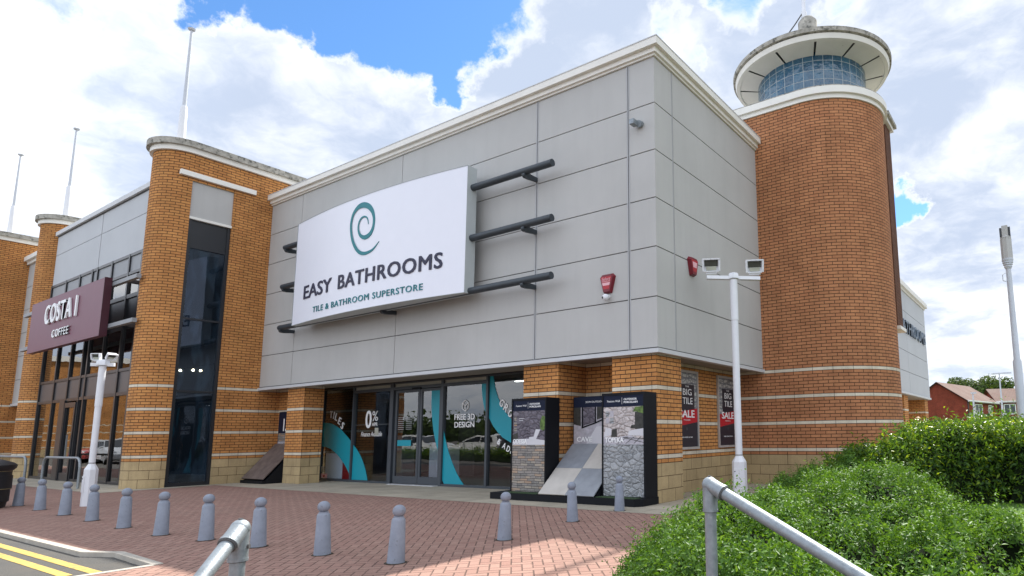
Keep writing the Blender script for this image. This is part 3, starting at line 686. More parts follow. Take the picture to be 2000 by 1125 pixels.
text('sign_lettering', 'COFFEE', -23.40, -21.68, 5.14, 5.42, 'front', -3.71, 'white', csign, .04, .04, space=1.12)
for z in (6.47, 5.07): MB().box(-28.3, -16.9, -3.50, -3.38, z, z+.13).build('bracket', 'lightgrey_panel', csign)
for z in (6.47, 5.07):
    b = MB(); b.box(-18.0, -17.9, -3.38, -2.7, z, z+.12); b.build('bracket_arm', 'frame', csign)
unit = thing('neighbour_unit', (-31.5, -2.4, 0), 'narrow grey panelled unit with cream cornice between the two leftmost brick pylons', 'shop')
b = MB()
for k in range(6): b.box(-33.5, -30.1, -2.42, -2.38, 3.2+k*rh+g, 3.2+(k+1)*rh-g)
b.build('cladding', 'clad', unit); MB().box(-33.5, -30.1, -2.39, -2.1, 3.2, 9.8).build('backing_wall', 'gap', unit)
for za, zb, p in ((9.74, 9.88, .10), (9.88, 10.08, .22)): MB().box(-33.5, -30.1, -2.42-p, -2.1, za, zb).build('cornice', 'cream', unit)
MB().box(-33.5, -30.1, -2.48, -2.1, 3.09, 3.2).build('fascia_trim', 'trim', unit)
b = MB(); b.wall([(-33.5, -1.2), (-30.1, -1.2)], 0, 3.1); b.build('brick_wall', 'brick', unit); MB().box(-33.5, -30.1, -2.4, -1.2, 3.1, 3.2).build('soffit', 'soffit', unit)
MB().box(-40, -30.1, -1.1, 10, 0, 9.9).build('rear_block', 'roof', unit)

# ================================================================ round brick tower
tower = thing('brick_tower', (1.35, 7.53, 0), 'round brick stair tower with glass block lantern under a wide concrete disc roof', 'tower')
cx, cy, r = 1.35, 7.53, 1.93
nose = arc(cx, cy, r, -90, 90, 72)
b = MB(); b.wall([(-1.15, 5.6)] + nose + [(-1.15, 9.46)], 0, 9.6, .12); b.wall([(-.55, 5.6)] + nose + [(-.55, 9.46)], 9.6, 10.80, .72); b.wall([(-.55, 9.46), (-.55, 5.6)], 9.5, 10.80)
for f in range(len(b.sm)): b.sm[f] = True
b.build('wall', 'brick_tower', tower)
full = [(-.55, 5.6)] + nose + [(-.55, 9.46)]
rg = MB().prism(offset_poly(full, .05), 10.80, 10.93).prism(offset_poly(full, .13), 10.93, 11.13).build('ring_cornice', 'cream', tower)
MB().prism(offset_poly(full, .11), 11.13, 11.17).build('ring_flashing', 'weathered', rg)
dc = (1.20, 7.50, 0); rd = 1.66
m_, t_, b_, o_ = newmat('blue glass blocks'); uv = t_.n('ShaderNodeTexCoord').outputs['UV']
x = t_.n('ShaderNodeTexBrick'); x.offset = 0; t_.put(x.inputs['Vector'], uv)
for k, v in (('Scale', 1.), ('Mortar Size', .009), ('Mortar Smooth', .1), ('Brick Width', .29), ('Row Height', .29)): x.inputs[k].default_value = v
for k, v in (('Color1', (.022, .10, .18)), ('Color2', (.045, .16, .26)), ('Mortar', (.30, .38, .42))): x.inputs[k].default_value = (*v, 1)
P_ = t_.n('ShaderNodeTexCoord').outputs['Object']
cc = t_.mix(t_.mr(t_.noise(P_, 3.5, 4, .6), .35, .7, 0, .6), x.outputs['Color'], (.015, .055, .105)); cc = t_.mix(x.outputs['Fac'], cc, (.42, .48, .50))
t_.put(b_.inputs['Base Color'], cc); t_.put(b_.inputs['Roughness'], t_.mr(x.outputs['Fac'], 0, 1, .10, .7)); b_.inputs['Specular IOR Level'].default_value = .9
t_.put(b_.inputs['Normal'], t_.bump(t_.m('ADD', t_.noise(P_, 8, 2, .5), t_.m('MULTIPLY', x.outputs['Fac'], -.4)), .03)); M['blocks'] = m_
MB().lathe([(rd, 11.12), (rd, 12.46)], dc, 72).build('glass_block_lantern', 'blocks', tower)
b = MB(); RI, RO, z0_, z1_ = rd-.02, 2.26, 12.34, 12.44
for k in range(12):
    a0, a1 = 30*k+.9-8, 30*(k+1)-.9-8; N = 8
    for i in range(N):
        p, q = R(a0+(a1-a0)*i/N), R(a0+(a1-a0)*(i+1)/N)
        b.face([(dc[0]+RO*math.cos(p), dc[1]+RO*math.sin(p), z1_), (dc[0]+RO*math.cos(q), dc[1]+RO*math.sin(q), z1_), (dc[0]+RI*math.cos(q), dc[1]+RI*math.sin(q), z0_), (dc[0]+RI*math.cos(p), dc[1]+RI*math.sin(p), z0_)][::-1])
disc = MB().lathe([(rd-.02, 12.46), (2.20, 12.47), (2.24, 12.40), (2.34, 12.42), (2.38, 12.56), (2.33, 12.60)], dc, 96, False, False).build('disc_roof', 'cream', tower)
b.build('disc_soffit_panel', 'cream', disc)
MB().lathe([(rd, 12.455), (2.25, 12.463)], dc, 64, False, False).build('soffit_gap', 'gap', disc)
MB().lathe([(2.30, 12.59), (2.44, 12.60), (2.45, 12.72), (2.30, 12.80), (.5, 12.95)], dc, 96, True, True).build('disc_rim', 'weathered', disc)
MB().lathe([(.40, 12.9), (.30, 13.3), (.30, 14.55), (.20, 14.68)], dc, 24).build('hub', 'weathered', disc)
mast = MB().lathe([(.09, 14.6), (.09, 14.95), (.06, 15.0), (.05, 18.5)], (dc[0]-.1, dc[1], 0), 16).build('mast', 'white_pole', tower)
MB().path([(dc[0]-.75, dc[1]-.5, 13.8), (dc[0]-.36, dc[1]-.2, 14.5), (dc[0]-.15, dc[1]-.05, 14.9)], .02, 6).build('cable', 'gap', mast)
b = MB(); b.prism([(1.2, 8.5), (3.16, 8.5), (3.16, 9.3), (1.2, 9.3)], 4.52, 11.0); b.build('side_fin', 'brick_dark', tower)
MB().box(1.2, 3.24, 8.44, 9.35, 4.42, 4.52).build('fin_sill', 'cream', tower); MB().box(1.1, 3.26, 8.4, 9.4, 11.0, 11.14).build('fin_coping', 'cream', tower); MB().box(1.0, 3.34, 8.32, 9.5, 11.14, 11.26).build('fin_coping', 'weathered', tower)

# ================================================================ rear building on the right
rear = thing('rear_building', (0, 20, 0), 'lower pale panelled wing with dark letters, behind the round tower', 'shop')
XR = 1.23; b = MB(); yr = [9.6, 14.0, 20.7, 26.3]; rr_ = (8.12-3.2)/5
for i in range(3):
    for k in range(5): b.box(XR-.04, XR, yr[i]+g, yr[i+1]-g, 3.2+k*rr_+g, 3.2+(k+1)*rr_-g)
for k in range(5): b.box(XR-8, XR-.045, 26.26, 26.3, 3.2+k*rr_+g, 3.2+(k+1)*rr_-g)
b.build('cladding', 'clad_pale', rear); MB().box(-8, XR-.03, 9.6, 26.27, 3.2, 8.3).build('backing_wall', 'gap', rear)
def rpoly(p): return [(-8, 9.6), (XR+p, 9.6), (XR+p, 26.3+p), (-8, 26.3+p)]
for za, zb, p in ((8.12, 8.22, .06), (8.22, 8.45, .17)): MB().prism(rpoly(p), za, zb).build('cornice', 'cream', rear)
MB().prism(rpoly(.05), 3.09, 3.19).build('fascia_trim', 'trim', rear)
MB().box(-8, XR-.04, 9.6, 26.2, 3.06, 3.09).build('soffit', 'soffit', rear)
for ya, yb in ((12, 13), (19.6, 20.6), (25.2, 26.2)): MB().prism([(0, ya), (1.1, ya), (1.1, yb), (0, yb)], 0, 3.07).build('brick_pier', 'brick', rear)
b = MB(); b.wall([(.1, 9.6), (.1, 26.1)], 0, 3.07); b.build('brick_wall', 'brick', rear)
wn = MB().box(.1, .16, 22.1, 23.2, .9, 2.8).build('window', 'white_sign', rear); MB().box(.16, .17, 22.2, 23.1, 1.0, 2.7).build('pane', 'frame', wn)
M['slate'] = flat('slate blue letters', (.09, .13, .18), .4)
text('lettering', 'EASY BATHROOMS', 16.0, 25.6, 6.05, 6.66, 'side', XR+.01, 'slate', rear, .08, .05)

# ================================================================ wall mounted things
def alarm(x, y, z, side, label, s=1.0):
    root = thing('alarm_box', (x, y, z), label, 'alarm box', 'red alarm boxes on the panelled walls')
    o = [(-.20, .16), (-.13, .23), (.13, .23), (.20, .16), (.10, -.22), (-.10, -.22)]; ii = [(-.13, .15), (.13, .15), (.06, -.12), (-.06, -.12)]
    def P(p, d): return (x+p[0]*s, y-d, z+p[1]*s) if side == 'front' else (x+d, y+p[0]*s, z+p[1]*s)
    b = MB(); n = 6
    for i in range(n):
        p, q = o[i], o[(i+1) % n]; b.face([P(p, 0), P(q, 0), P((q[0]*.85, q[1]*.85), .09), P((p[0]*.85, p[1]*.85), .09)])
    b.face([P((p[0]*.85, p[1]*.85), .09) for p in o]); b.face([P(p, 0) for p in reversed(o)])
    b.build('case', 'darkred', root)
    b = MB(); b.face([P(p, .094) for p in [(-.145, .15), (.145, .15), (.075, -.13), (-.075, -.13)]]); b.build('cover', 'red', root)
    if side == 'front':
        text('lettering', 'Select', x-.12, x+.12, z+.06, z+.135, 'front', y-.098, 'pink', root, .003, .01, shear=.2)
        b = MB(); b.box(x-.11, x+.11, y-.1, y-.096, z+.035, z+.048); b.face([P(p, .098) for p in [(-.11, .015), (.11, .015), (.09, -.05), (-.09, -.05)]]); b.build('label_strip', 'pink', root)
    else:
        b = MB(); b.face([P(p, .098) for p in [(-.11, .10), (.11, .10), (.08, -.03), (-.08, -.03)]]); b.build('label_strip', 'pink', root)
alarm(-1.26, -.002, 4.72, 'front', 'red alarm box lettered Select on the front panels near the corner')
alarm(.002, 1.52, 5.25, 'side', 'red alarm box on the side wall, seen behind the lamp post head')
cc_ = thing('dome_camera', (-1.26, -.02, 4.40), 'small white dome camera just under the red alarm box', 'camera')
MB().tube((-1.26, .0, 4.43), (-1.26, -.10, 4.43), .05, n=14).build('mount', 'white_pole', cc_); MB().ball((-1.26, -.12, 4.40), .075, 8, 14).build('body', 'white_pole', cc_); MB().ball((-1.29, -.17, 4.39), .03, 6, 10).build('lens', 'black', cc_)
wl = thing('wall_floodlight', (-.45, 0, 8.2), 'small grey floodlight sticking out high on the front panels near the corner', 'floodlight')
MB().tube((-.36, 0, 8.22), (-.36, -.10, 8.20), .08, n=14).build('mount', 'steel', wl); MB().box(-.50, -.38, -.26, -.08, 8.16, 8.27).build('body', 'steel', wl); MB().tube((-.36, -.05, 8.20), (-.44, -.1, 8.20), .02, n=8).build('arm', 'steel', wl)

# ---------------------------------------------------------------- two sale posters
def tilepat():
    m, t, b, o = newmat('patterned tile print'); uv = t.n('ShaderNodeTexCoord').outputs['UV']
    v = t.n('ShaderNodeTexVoronoi'); v.feature = 'DISTANCE_TO_EDGE'; t.put(v.inputs['Vector'], uv); v.inputs['Scale'].default_value = 7
    w1 = t.n('ShaderNodeTexWave'); w1.wave_type = 'RINGS'; t.put(w1.inputs['Vector'], uv); w1.inputs['Scale'].default_value = 2.2; w1.inputs['Distortion'].default_value = 5
    c = t.mix(t.mr(v.outputs['Distance'], .02, .10), (.16, .17, .18), (.52, .52, .50)); c = t.mix(t.mr(w1.outputs['Fac'], .55, .75, 0, .75), c, (.13, .14, .17))
    t.put(b.inputs['Base Color'], c); b.inputs['Roughness'].default_value = .4; return m
M['tilepat'] = tilepat(); M['poster_navy'] = flat('poster charcoal', (.022, .022, .035), .4); M['poster_red'] = flat('poster red', (.50, .012, .025), .4)
M['poster_frame'] = plain('silver poster frame', (.52, .50, .48), .4, .3, var=.1)
def poster(y0, y1, label):
    x = -.85; z0, z1 = 1.03, 2.98
    root = thing('sale_poster', (x, (y0+y1)/2, z0), label, 'poster', 'sale posters in frames on the side wall')
    b = MB(); f = .055
    b.box(x, x+.05, y0, y0+f, z0, z1); b.box(x, x+.05, y1-f, y1, z0, z1); b.box(x, x+.05, y0+f, y1-f, z0, z0+f); b.box(x, x+.05, y0+f, y1-f, z1-f, z1)
    b.build('frame', 'poster_frame', root)
    a, c = y0+f, y1-f; W = c-a
    sh = MB().box(x, x+.02, a, c, z0+f, z1-f).build('sheet', 'tilepat', root)
    def q(pts, mat, d): return MB().extr([(a+u*W, z0+v*(z1-z0)) for u, v in pts], 'x', x+.018, x+.02+d).build('print', mat, sh)
    q([(0.0, .03), (1, .03), (1, .38), (0, .32)], 'poster_navy', .002); q([(.22, .3), (.88, .3), (.88, .82), (.22, .82)], 'poster_navy', .0025); q([(0, .28), (1, .345), (1, .52), (0, .455)], 'poster_red', .005)
    def tx(s, u0, u1, v0, v1, bold=0.0, mat='white'): text('lettering', s, a+u0*W, a+u1*W, z0+v0*2, z0+v1*2, 'side', x+.028, mat, sh, .003, bold)
    tx('THE', .45, .62, .765, .785); tx('BIG', .34, .74, .665, .745); tx('TILE', .32, .78, .555, .635); tx('SALE', .16, .86, .39, .48, .07); tx('THIS SEASON', .35, .65, .352, .365); tx('WIDE CHOICE OF TILES', .25, .75, .14, .155)
    MB().tube((x+.02, a+.5*W, z0+.5), (x+.026, a+.5*W, z0+.5), .035, n=16).build('roundel', 'frame', sh)
poster(2.02, 3.22, 'framed big tile sale poster half hidden behind the corner pier')
poster(4.34, 5.52, 'framed big tile sale poster behind the lamp post, nearer the round tower')

# ================================================================ tile display stands
def stonemat(name, kind):
    m, t, b, o = newmat(name); P = t.n('ShaderNodeTexCoord').outputs['Object']; x, y, z = t.sep(P)[0:3]
    if kind == 'ledge':
        q = t.comb(t.m('ADD', x, t.m('MULTIPLY', t.noise(P, 4, 2), .04)), t.m('ADD', z, t.m('MULTIPLY', t.noise(P, 5, 3), .035)), 0.)
        br = t.n('ShaderNodeTexBrick'); br.offset = .37; br.squash = .7; br.squash_frequency = 3; t.put(br.inputs['Vector'], q)
        for k, v in (('Scale', 1.), ('Mortar Size', .0045), ('Mortar Smooth', .4), ('Brick Width', .22), ('Row Height', .055)): br.inputs[k].default_value = v
        for k, v in (('Color1', (0, 0, 0)), ('Color2', (1, 1, 1)), ('Mortar', (.5, .5, .5))): br.inputs[k].default_value = (*v, 1)
        rp = t.n('ShaderNodeValToRGB'); t.put(rp.inputs[0], br.outputs['Color']); e = rp.color_ramp.elements
        e[0].position = 0; e[0].color = (.13, .13, .13, 1); e[1].position = 1; e[1].color = (.42, .23, .12, 1)
        for p_, c_ in ((.3, (.30, .27, .25)), (.55, (.20, .18, .16)), (.75, (.42, .36, .29))): z_ = e.new(p_); z_.color = (*c_, 1)
        c = t.mix(t.mr(t.noise(P, 22, 5, .7), .35, .7, 0, .6), rp.outputs[0], (.38, .35, .31)); c = t.mix(br.outputs['Fac'], c, (.02, .02, .02))
        h = t.m('SUBTRACT', t.noise(P, 14, 4, .6), br.outputs['Fac'])
    else:
        q = t.vm('MULTIPLY', t.vm('ADD', P, t.vm('SCALE', t.noise(P, 9, 4, .6, 1), sc=.11)), (1, 0, 1.6))
        v = t.n('ShaderNodeTexVoronoi'); v.feature = 'DISTANCE_TO_EDGE'; t.put(v.inputs['Vector'], q); v.inputs['Scale'].default_value = 6.2
        v2 = t.n('ShaderNodeTexVoronoi'); t.put(v2.inputs['Vector'], q); v2.inputs['Scale'].default_value = 6.2
        g_ = t.sep(v2.outputs['Color'])[0]
        lo, hi = ((.18, .19, .20), (.42, .43, .44)) if kind == 'rubble' else (((.07, .06, .08), (.20, .18, .21)) if kind == 'darkwall' else ((.38, .33, .32), (.62, .56, .54)))
        c = t.mix(t.mr(g_, 0, 1, 0, .8), lo, hi); c = t.mix(t.mr(t.noise(P, 18, 6, .7), .35, .68, 0, .6), c, tuple(k*1.25 for k in hi)); c = t.mix(t.mr(v.outputs['Distance'], .0, .035, .85, 0, True), c, tuple(k*.4 for k in lo))
        h = t.m('ADD', t.mr(v.outputs['Distance'], 0, .2), t.m('MULTIPLY', t.noise(P, 20, 5, .6), .5))
    t.put(b.inputs['Base Color'], c); b.inputs['Roughness'].default_value = .75; t.put(b.inputs['Normal'], t.bump(h, .02)); return m
M['ledge'] = stonemat('stacked ledge stone', 'ledge'); M['rubble'] = stonemat('grey rubble stone cladding', 'rubble'); M['darkwall'] = stonemat('dark wall print', 'darkwall'); M['palewall'] = stonemat('pale wall print', 'palewall')
M['header'] = flat('display header navy', (.008, .013, .034), .6, spec=.2); M['green'] = plain('artificial turf', (.03, .06, .02), .95, var=.3, vs=60)
M['print_white'] = flat('printed white', (.62, .61, .64), .5); M['print_grey'] = plain('printed paving', (.44, .42, .46), .5, var=.25, vs=9); M['print_green'] = plain('printed foliage', (.10, .17, .035), .6, var=.6, vs=20); M['print_dark'] = plain('printed shade', (.035, .035, .03), .6, var=.5, vs=14)
M['tile_beige'] = plain('beige marble tile', (.50, .465, .42), .35, var=.10, vs=3.5); M['tile_grey'] = plain('grey marble tile', (.25, .265, .29), .35, var=.16, vs=3.5); M['tile_dark'] = plain('brown slate tile', (.135, .105, .095), .5, var=.4, vs=4)
DY = -.34
def stand(x0, x1, label, stone, wallm, kind):
    root = thing('tile_display', ((x0+x1)/2, 0, .15), label, 'display stand', 'black tile display stands')
    z0, z1 = .15, 2.27
    MB().box(x0, x1, DY+.02, .11, z0, z1).build('cabinet', 'black', root)
    b = MB(); fr = .035; b.box(x0, x0+fr, DY, DY+.02, z0, z1); b.box(x1-fr, x1, DY, DY+.02, z0, z1); b.box(x0+fr, x1-fr, DY, DY+.02, z1-.05, z1); b.build('edge_frame', 'black', root)
    a, c = x0+fr, x1-fr; W = c-a; y = DY+.018
    MB().box(a, c, y-.004, y, 1.98, z1-.05).build('header', 'header', root)
    MB().box(a, c, y-.006, y, z0+.02, 1.21).build('stone_sample', stone, root)
    pic = MB().box(a, c, y-.002, y, 1.21, 1.98).build('picture', wallm, root)
    def pp(u0, u1, v0, v1, mat, d=.004): MB().box(a+u0*W, a+u1*W, y-d, y-.002, 1.21+v0*.77, 1.21+v1*.77).build('picture_detail', mat, pic)
    def pq(pts, mat, d=.005): MB().extr([(a+u*W, 1.21+v*.77) for u, v in pts], 'y', y-d, y-.002).build('picture_detail', mat, pic)
    if kind == 0:
        pq([(0, 0), (1, 0), (1, .13), (.6, .18), (.2, .17), (0, .08)], 'print_white', .004); pq([(.52, .16), (.72, .14), (.86, .44), (.72, .45), (.66, .24), (.52, .22)], 'print_white', .007); pq([(0, .13), (.18, .13), (.16, .36), (0, .3)], 'print_dark')
        for k in range(3): pp(.04, .13, .40+k*.16, .51+k*.16, 'ledge')
        pq([(.86, .45), (.95, .40), (1, .5), (1, .8), (.92, .85), (.84, .66)], 'print_green'); pp(.2, .36, .77, .78, 'white'); pp(.2, .32, .71, .72, 'white')
        text('lettering', 'ODESSA', a+.03, a+.46, 1.24, 1.34, 'front', y-.012, 'white', root, .003, .07)
    else:
        pq([(0, 0), (1, 0), (1, .10), (.66, .24), (.3, .18), (0, .2)], 'print_grey', .004)
        pq([(.62, .24), (1, .22), (1, .42), (.64, .36)], 'print_white', .006); pp(.79, 1, .40, .85, 'print_dark'); pq([(.74, .86), (.8, .98), (1, 1), (1, .80), (.82, .86)], 'print_green', .007)
        pq([(.0, .2), (.2, .24), (.2, .42), (.06, .44)], 'print_white', .006); pq([(.2, .2), (.34, .2), (.34, .42), (.22, .4)], 'print_dark', .006); pq([(.68, .42), (.8, .42), (.8, .52), (.7, .5)], 'print_dark', .006)
        for i in range(2):
            for k in range(2): pp(.06+i*.11, .15+i*.11, .56+k*.18, .71+k*.18, 'rubble' if (i+k) % 2 else 'print_grey', .006)
        for k in range(3): pq([(.35+k*.2, .02), (.37+k*.2, .02), (.62+k*.16, .2), (.60+k*.16, .2)], 'print_dark', .0055)
        for k in range(2): pq([(1, .04+k*.1), (1, .055+k*.1), (.5, .19), (.5, .175)], 'print_dark', .0058)
        text('lettering', 'TOPEKA', a+.05, a+.52, 1.25, 1.35, 'front', y-.012, 'white', root, .003, .07)
    text('lettering', 'Feature Wall', a+.10*W, a+.42*W, 2.08, 2.12, 'front', y-.006, 'white', root, .002, 0); MB().box(a+.47*W, a+.475*W, y-.006, y-.004, 2.03, 2.17).build('header_rule', 'white', root)
    text('lettering', 'OUTDOOR', a+.52*W, a+.84*W, 2.11, 2.15, 'front', y-.006, 'white', root, .002, .07); text('lettering', 'PORCELAIN', a+.52*W, a+.86*W, 2.05, 2.09, 'front', y-.006, 'white', root, .002, .07)
stand(-3.83, -2.76, 'black display tower headed outdoor porcelain with brown stacked stone, left of the sloping tile board', 'ledge', 'darkwall', 0)
stand(-1.20, -.12, 'black display tower with grey rubble stone sample and garden photo, at the brick corner pier', 'rubble', 'palewall', 1)
pl = tag(MB().prism([(-4.20, -.60), (-.22, -.60), (-.10, -.45), (-.10, .12), (-4.20, .12)], .007, .15).build('display_plinth', 'black'), 'long low black plinth carrying the tile display towers', 'plinth')
for q_ in (-3.8, -1.22): MB().box(q_, q_+1.0, -.56, -.34, .15, .162).build('turf_strip', 'green', pl)
ramp = thing('sloping_tile_board', (-2.0, 0, .15), 'beige and grey marble tiles sloping down below a patio photo, between the black towers', 'display board')
def slab_(x0, x1, s0, s1, mat, th=.02, A=(.55, 1.20), B=(-.60, .16), par=ramp, name='tile'):
    def P(s_): return (A[0]+(B[0]-A[0])*s_, A[1]+(B[1]-A[1])*s_)
    p, q = P(s0), P(s1); l = math.hypot(A[0]-B[0], A[1]-B[1]); nx, nz = -(A[1]-B[1])/l*th, (A[0]-B[0])/l*th
    return MB().extr([(p[0], p[1]), (q[0], q[1]), (q[0]+nx, q[1]+nz), (p[0]+nx, p[1]+nz)], 'x', x0, x1).build(name, mat, par)
for i, (xa, xb) in enumerate(((-2.72, -1.97), (-1.965, -1.21))):
    for k, (sa, sb) in enumerate(((0, .5), (.503, 1))): slab_(xa, xb, sa, sb, 'tile_grey' if (i+k) % 2 == 0 else 'tile_beige')
MB().extr([(.60, 1.16), (-.52, .155), (.60, .155)], 'x', -2.70, -1.22).build('wedge_base', 'black', ramp)
yy = .56; MB().box(-2.72, -1.2, yy, yy+.04, 1.16, 2.30).build('back_board', 'black', ramp)
pic = MB().box(-2.70, -1.22, yy-.006, yy, 1.19, 2.05).build('picture', 'print_grey', ramp); MB().box(-2.70, -1.22, yy-.006, yy, 2.05, 2.29).build('header', 'header', ramp)
text('lettering', '2CM OUTDOOR PORCELAIN', -2.35, -1.35, 2.15, 2.19, 'front', yy-.008, 'white', ramp, .002, .0)
def pq(pts, mat, d=.010): MB().extr([(-2.70+u*1.48, 1.19+v*.86) for u, v in pts], 'y', yy-d, yy-.006).build('picture_detail', mat, pic)
pq([(0, .55), (.14, .5), (.14, 1), (0, 1)], 'print_dark'); pq([(.18, .5), (.42, .60), (.42, 1), (.18, 1)], 'darkwall', .009); pq([(.46, .66), (.6, .72), (.6, 1), (.46, 1)], 'print_dark', .009); pq([(.16, .46), (.19, .47), (.19, 1), (.16, 1)], 'black', .012); pq([(.42, .56), (.445, .57), (.445, 1), (.42, 1)], 'black', .012)
pq([(.16, .43), (.44, .56), (.56, .63), (1, .55), (1, .58), (.56, .67), (.44, .60), (.16, .47)], 'black', .0125); pq([(.62, .7), (1, .64), (1, 1), (.62, 1)], 'print_white', .009); pq([(.25, .02), (.8, .02), (.7, .5), (.45, .48)], 'print_white', .008)
text('lettering', 'CAVE', -2.60, -2.15, 1.26, 1.37, 'front', yy-.014, 'white', ramp, .003, .07)
ramp2 = thing('sloping_slate_board', (-15.5, .3, .1), 'dark brown slate board sloping down in the recess beside the tall brick pylon', 'display board')
slab_(-16.08, -14.70, 0, 1, 'tile_dark', .03, (.58, 1.24), (-.42, .14), ramp2, 'slate_tile'); MB().extr([(.60, 1.20), (-.36, .10), (-.46, .10), (-.46, .01), (.60, .01)], 'x', -16.10, -14.67).build('wedge_base', 'black', ramp2)
bb_ = MB().box(-16.05, -14.72, .61, .66, 1.22, 2.36).build('back_board', 'header', ramp2); MB().box(-16.0, -14.75, .60, .61, 1.24, 1.34).build('print_strip', 'print_white', bb_); MB().box(-16.0, -14.75, .60, .61, 1.36, 1.62).build('picture', 'ledge', bb_)
text('lettering', '1.2', -15.72, -15.3, 1.70, 2.12, 'front', .605, 'white', ramp2, .003, .07); text('lettering', 'UTOPIA', -15.95, -15.35, 1.26, 1.31, 'front', .597, 'navy', ramp2, .002, .01)

# ================================================================ bollards
bol = [(-13.20, -6.35), (-11.49, -6.39), (-9.70, -6.46), (-8.02, -6.52), (-6.28, -6.61), (-4.73, -6.65), (-3.53, -6.54), (-2.24, -6.46), (-.90, -6.36), (.37, -6.24), (.31, -4.52), (-.03, -2.67), (-.17, -1.15)]
labs = ['grey bollard next to the black litter bin, farthest along the row', 'grey bollard in front of the cycle hoop, second from the litter bin', 'grey bollard third from the litter bin, just left of the white lamp post foot', 'grey bollard just right of the white lamp post in front of the coffee shop', 'grey bollard standing before the rounded brick nose of the tall pylon', 'grey bollard standing before the dark glass slot of the tall pylon', 'grey bollard left of the near handrail knuckle', 'grey bollard directly behind the near left handrail knuckle', 'grey bollard in front of the glazed door, second from the end of the row', 'large grey bollard with chipped ball top at the corner of the two rows', 'grey bollard left of the sloping tile board, first beyond the corner bollard', 'grey bollard standing in front of the sloping tile board', 'grey bollard in front of the grey rubble stone display, nearest the wall']
def make_bollard():
    root = thing('bollard', (0, 0, 0), 'x', 'bollard', 'grey bollards along the paved forecourt')
    MB().lathe([(.098, .0), (.096, .02), (.074, .475), (.066, .49), (.056, .50), (.055, .515)], (0, 0, 0), 28).build('post', 'bollard', root)
    MB().ball((0, 0, .575), .072, 12, 24, 1, 1, .95).build('ball_top', 'bollard', root)
    MB().lathe([(.125, .002), (.115, .007)], (0, 0, 0), 24).build('base_joint_shade', 'soil', root)  # soil joint round the foot, doubling as a painted contact shadow
    return root
b0 = make_bollard()
for i, (x, y) in enumerate(bol):
    o = b0 if i == 0 else copy_tree(b0)
    o.location = (x, y, 0); o['label'] = labs[i]; o.rotation_euler = (R(random.uniform(-.8, .8)), R(random.uniform(-1.6, .2)), R(random.uniform(0, 360)))

# ================================================================ lamp posts
def floodhead(root, x, y, z, yawr, tilt, s=1.0):
    """box floodlight: housing open towards local -Y, tilted down"""
    Mx = Matrix.Translation((x, y, z)) @ Matrix.Rotation(yawr, 4, 'Z') @ Matrix.Rotation(tilt, 4, 'X')
    def X(b, name, mat, par):
        b.v = [tuple(Mx @ Vector((p[0]*s, p[1]*s, p[2]*s))) for p in b.v]; return b.build(name, mat, par, bevel=.006)
    b = MB(); b.box(-.21, .21, .03, .16, -.17, .18); b.box(-.25, .25, -.06, .03, .15, .19); b.box(-.25, -.20, -.06, .03, -.17, .15); b.box(.20, .25, -.06, .03, -.17, .15); b.box(-.20, .20, -.05, .03, -.19, -.15)
    h = X(b, 'floodlight_housing', 'white_pole', root)
    X(MB().box(-.18, .18, .0, .028, -.03, .14), 'floodlight_glass', 'lens', h); X(MB().box(-.14, .14, .0, .026, -.145, -.032), 'reflector', 'lens_low', h); X(MB().box(-.16, .16, -.02, .10, -.24, -.19), 'bracket', 'white_pole', h)
def lamp(x, y, htop, label, heads, arm_dir, rb=.17, rp=.082, armlen=1.4, hs=1.0):
    root = thing('lamp_post', (x, y, 0), label, 'lamp post', 'white floodlight posts in front of the shops')
    base = MB(); base.smooth = False; base.lathe([(rb*1.02, 0), (rb, .80), (rp*1.05, .92)], (x, y, 0), 8, a0=R(22.5)); base.sm = [False]*len(base.sm)
    bo = base.build('base', 'white_pole', root)
    MB().box(x-.06, x+.06, y-rb*1.0, y-rb*.90, .30, .66).build('access_door', 'white_pole', bo); MB().ball((x-.035, y-rb*1.0, .60), .014, 6, 8).build('lock', 'black', bo)
    MB().lathe([(rp, .9), (rp, htop-.9)], (x, y, 0), 24).build('pole', 'white_pole', root); MB().lathe([(rp+.004, .935), (rp+.004, .95)], (x, y, 0), 24).build('band', 'gap', root)
    MB().lathe([(rp+.008, htop-.92), (rp+.008, htop)], (x, y, 0), 24).build('sleeve', 'white_pole', root)
    a = Vector((math.cos(arm_dir), math.sin(arm_dir), 0)); p = Vector((x, y, htop+.04))
    am = MB(); am.tube(p-a*armlen/2, p+a*armlen/2, .055, n=4); am.sm = [False]*len(am.sm); am.build('crossarm', 'white_pole', root)
    MB().lathe([(.13, htop+.02), (.12, htop+.12), (.09, htop+.15)], (x, y, 0), 6).build('arm_clamp', 'white_pole', root)
    for (dd_, yw, tl) in heads:
        q = p+a*dd_; floodhead(root, q.x, q.y, q.z+.06+.28*hs, yw, tl, hs)
lamp(1.05, 1.55, 4.80, 'tall white post with two floodlights beside the sale posters and the hedge', ((-.50, R(26), R(16)), (.50, R(26), R(16))), R(40), armlen=1.22, rp=.078, hs=.80, rb=.155)
lamp(-11.55, -5.60, 3.13, 'short white post with angled floodlights in front of the coffee shop', ((-.15, R(30), R(10)), (.15, R(100), R(35))), R(50), rb=.125, rp=.060, armlen=.44, hs=.42)
sl_ = thing('street_light', (6.10, 9.8, 0), 'tall grey column with slim antenna shaped head at the right edge of the photo', 'street light')
MB().lathe([(.115, 0), (.115, 3.35), (.085, 3.42), (.070, 6.15)], (6.10, 9.8, 0), 24).build('column', 'grey_pole', sl_)
MB().lathe([(.08, 6.1), (.11, 6.16), (.10, 6.19), (.13, 6.22), (.12, 6.25), (.145, 6.28), (.135, 6.31), (.155, 6.34), (.15, 6.4)], (6.10, 9.8, 0), 24).build('louvre', 'grey_pole', sl_)
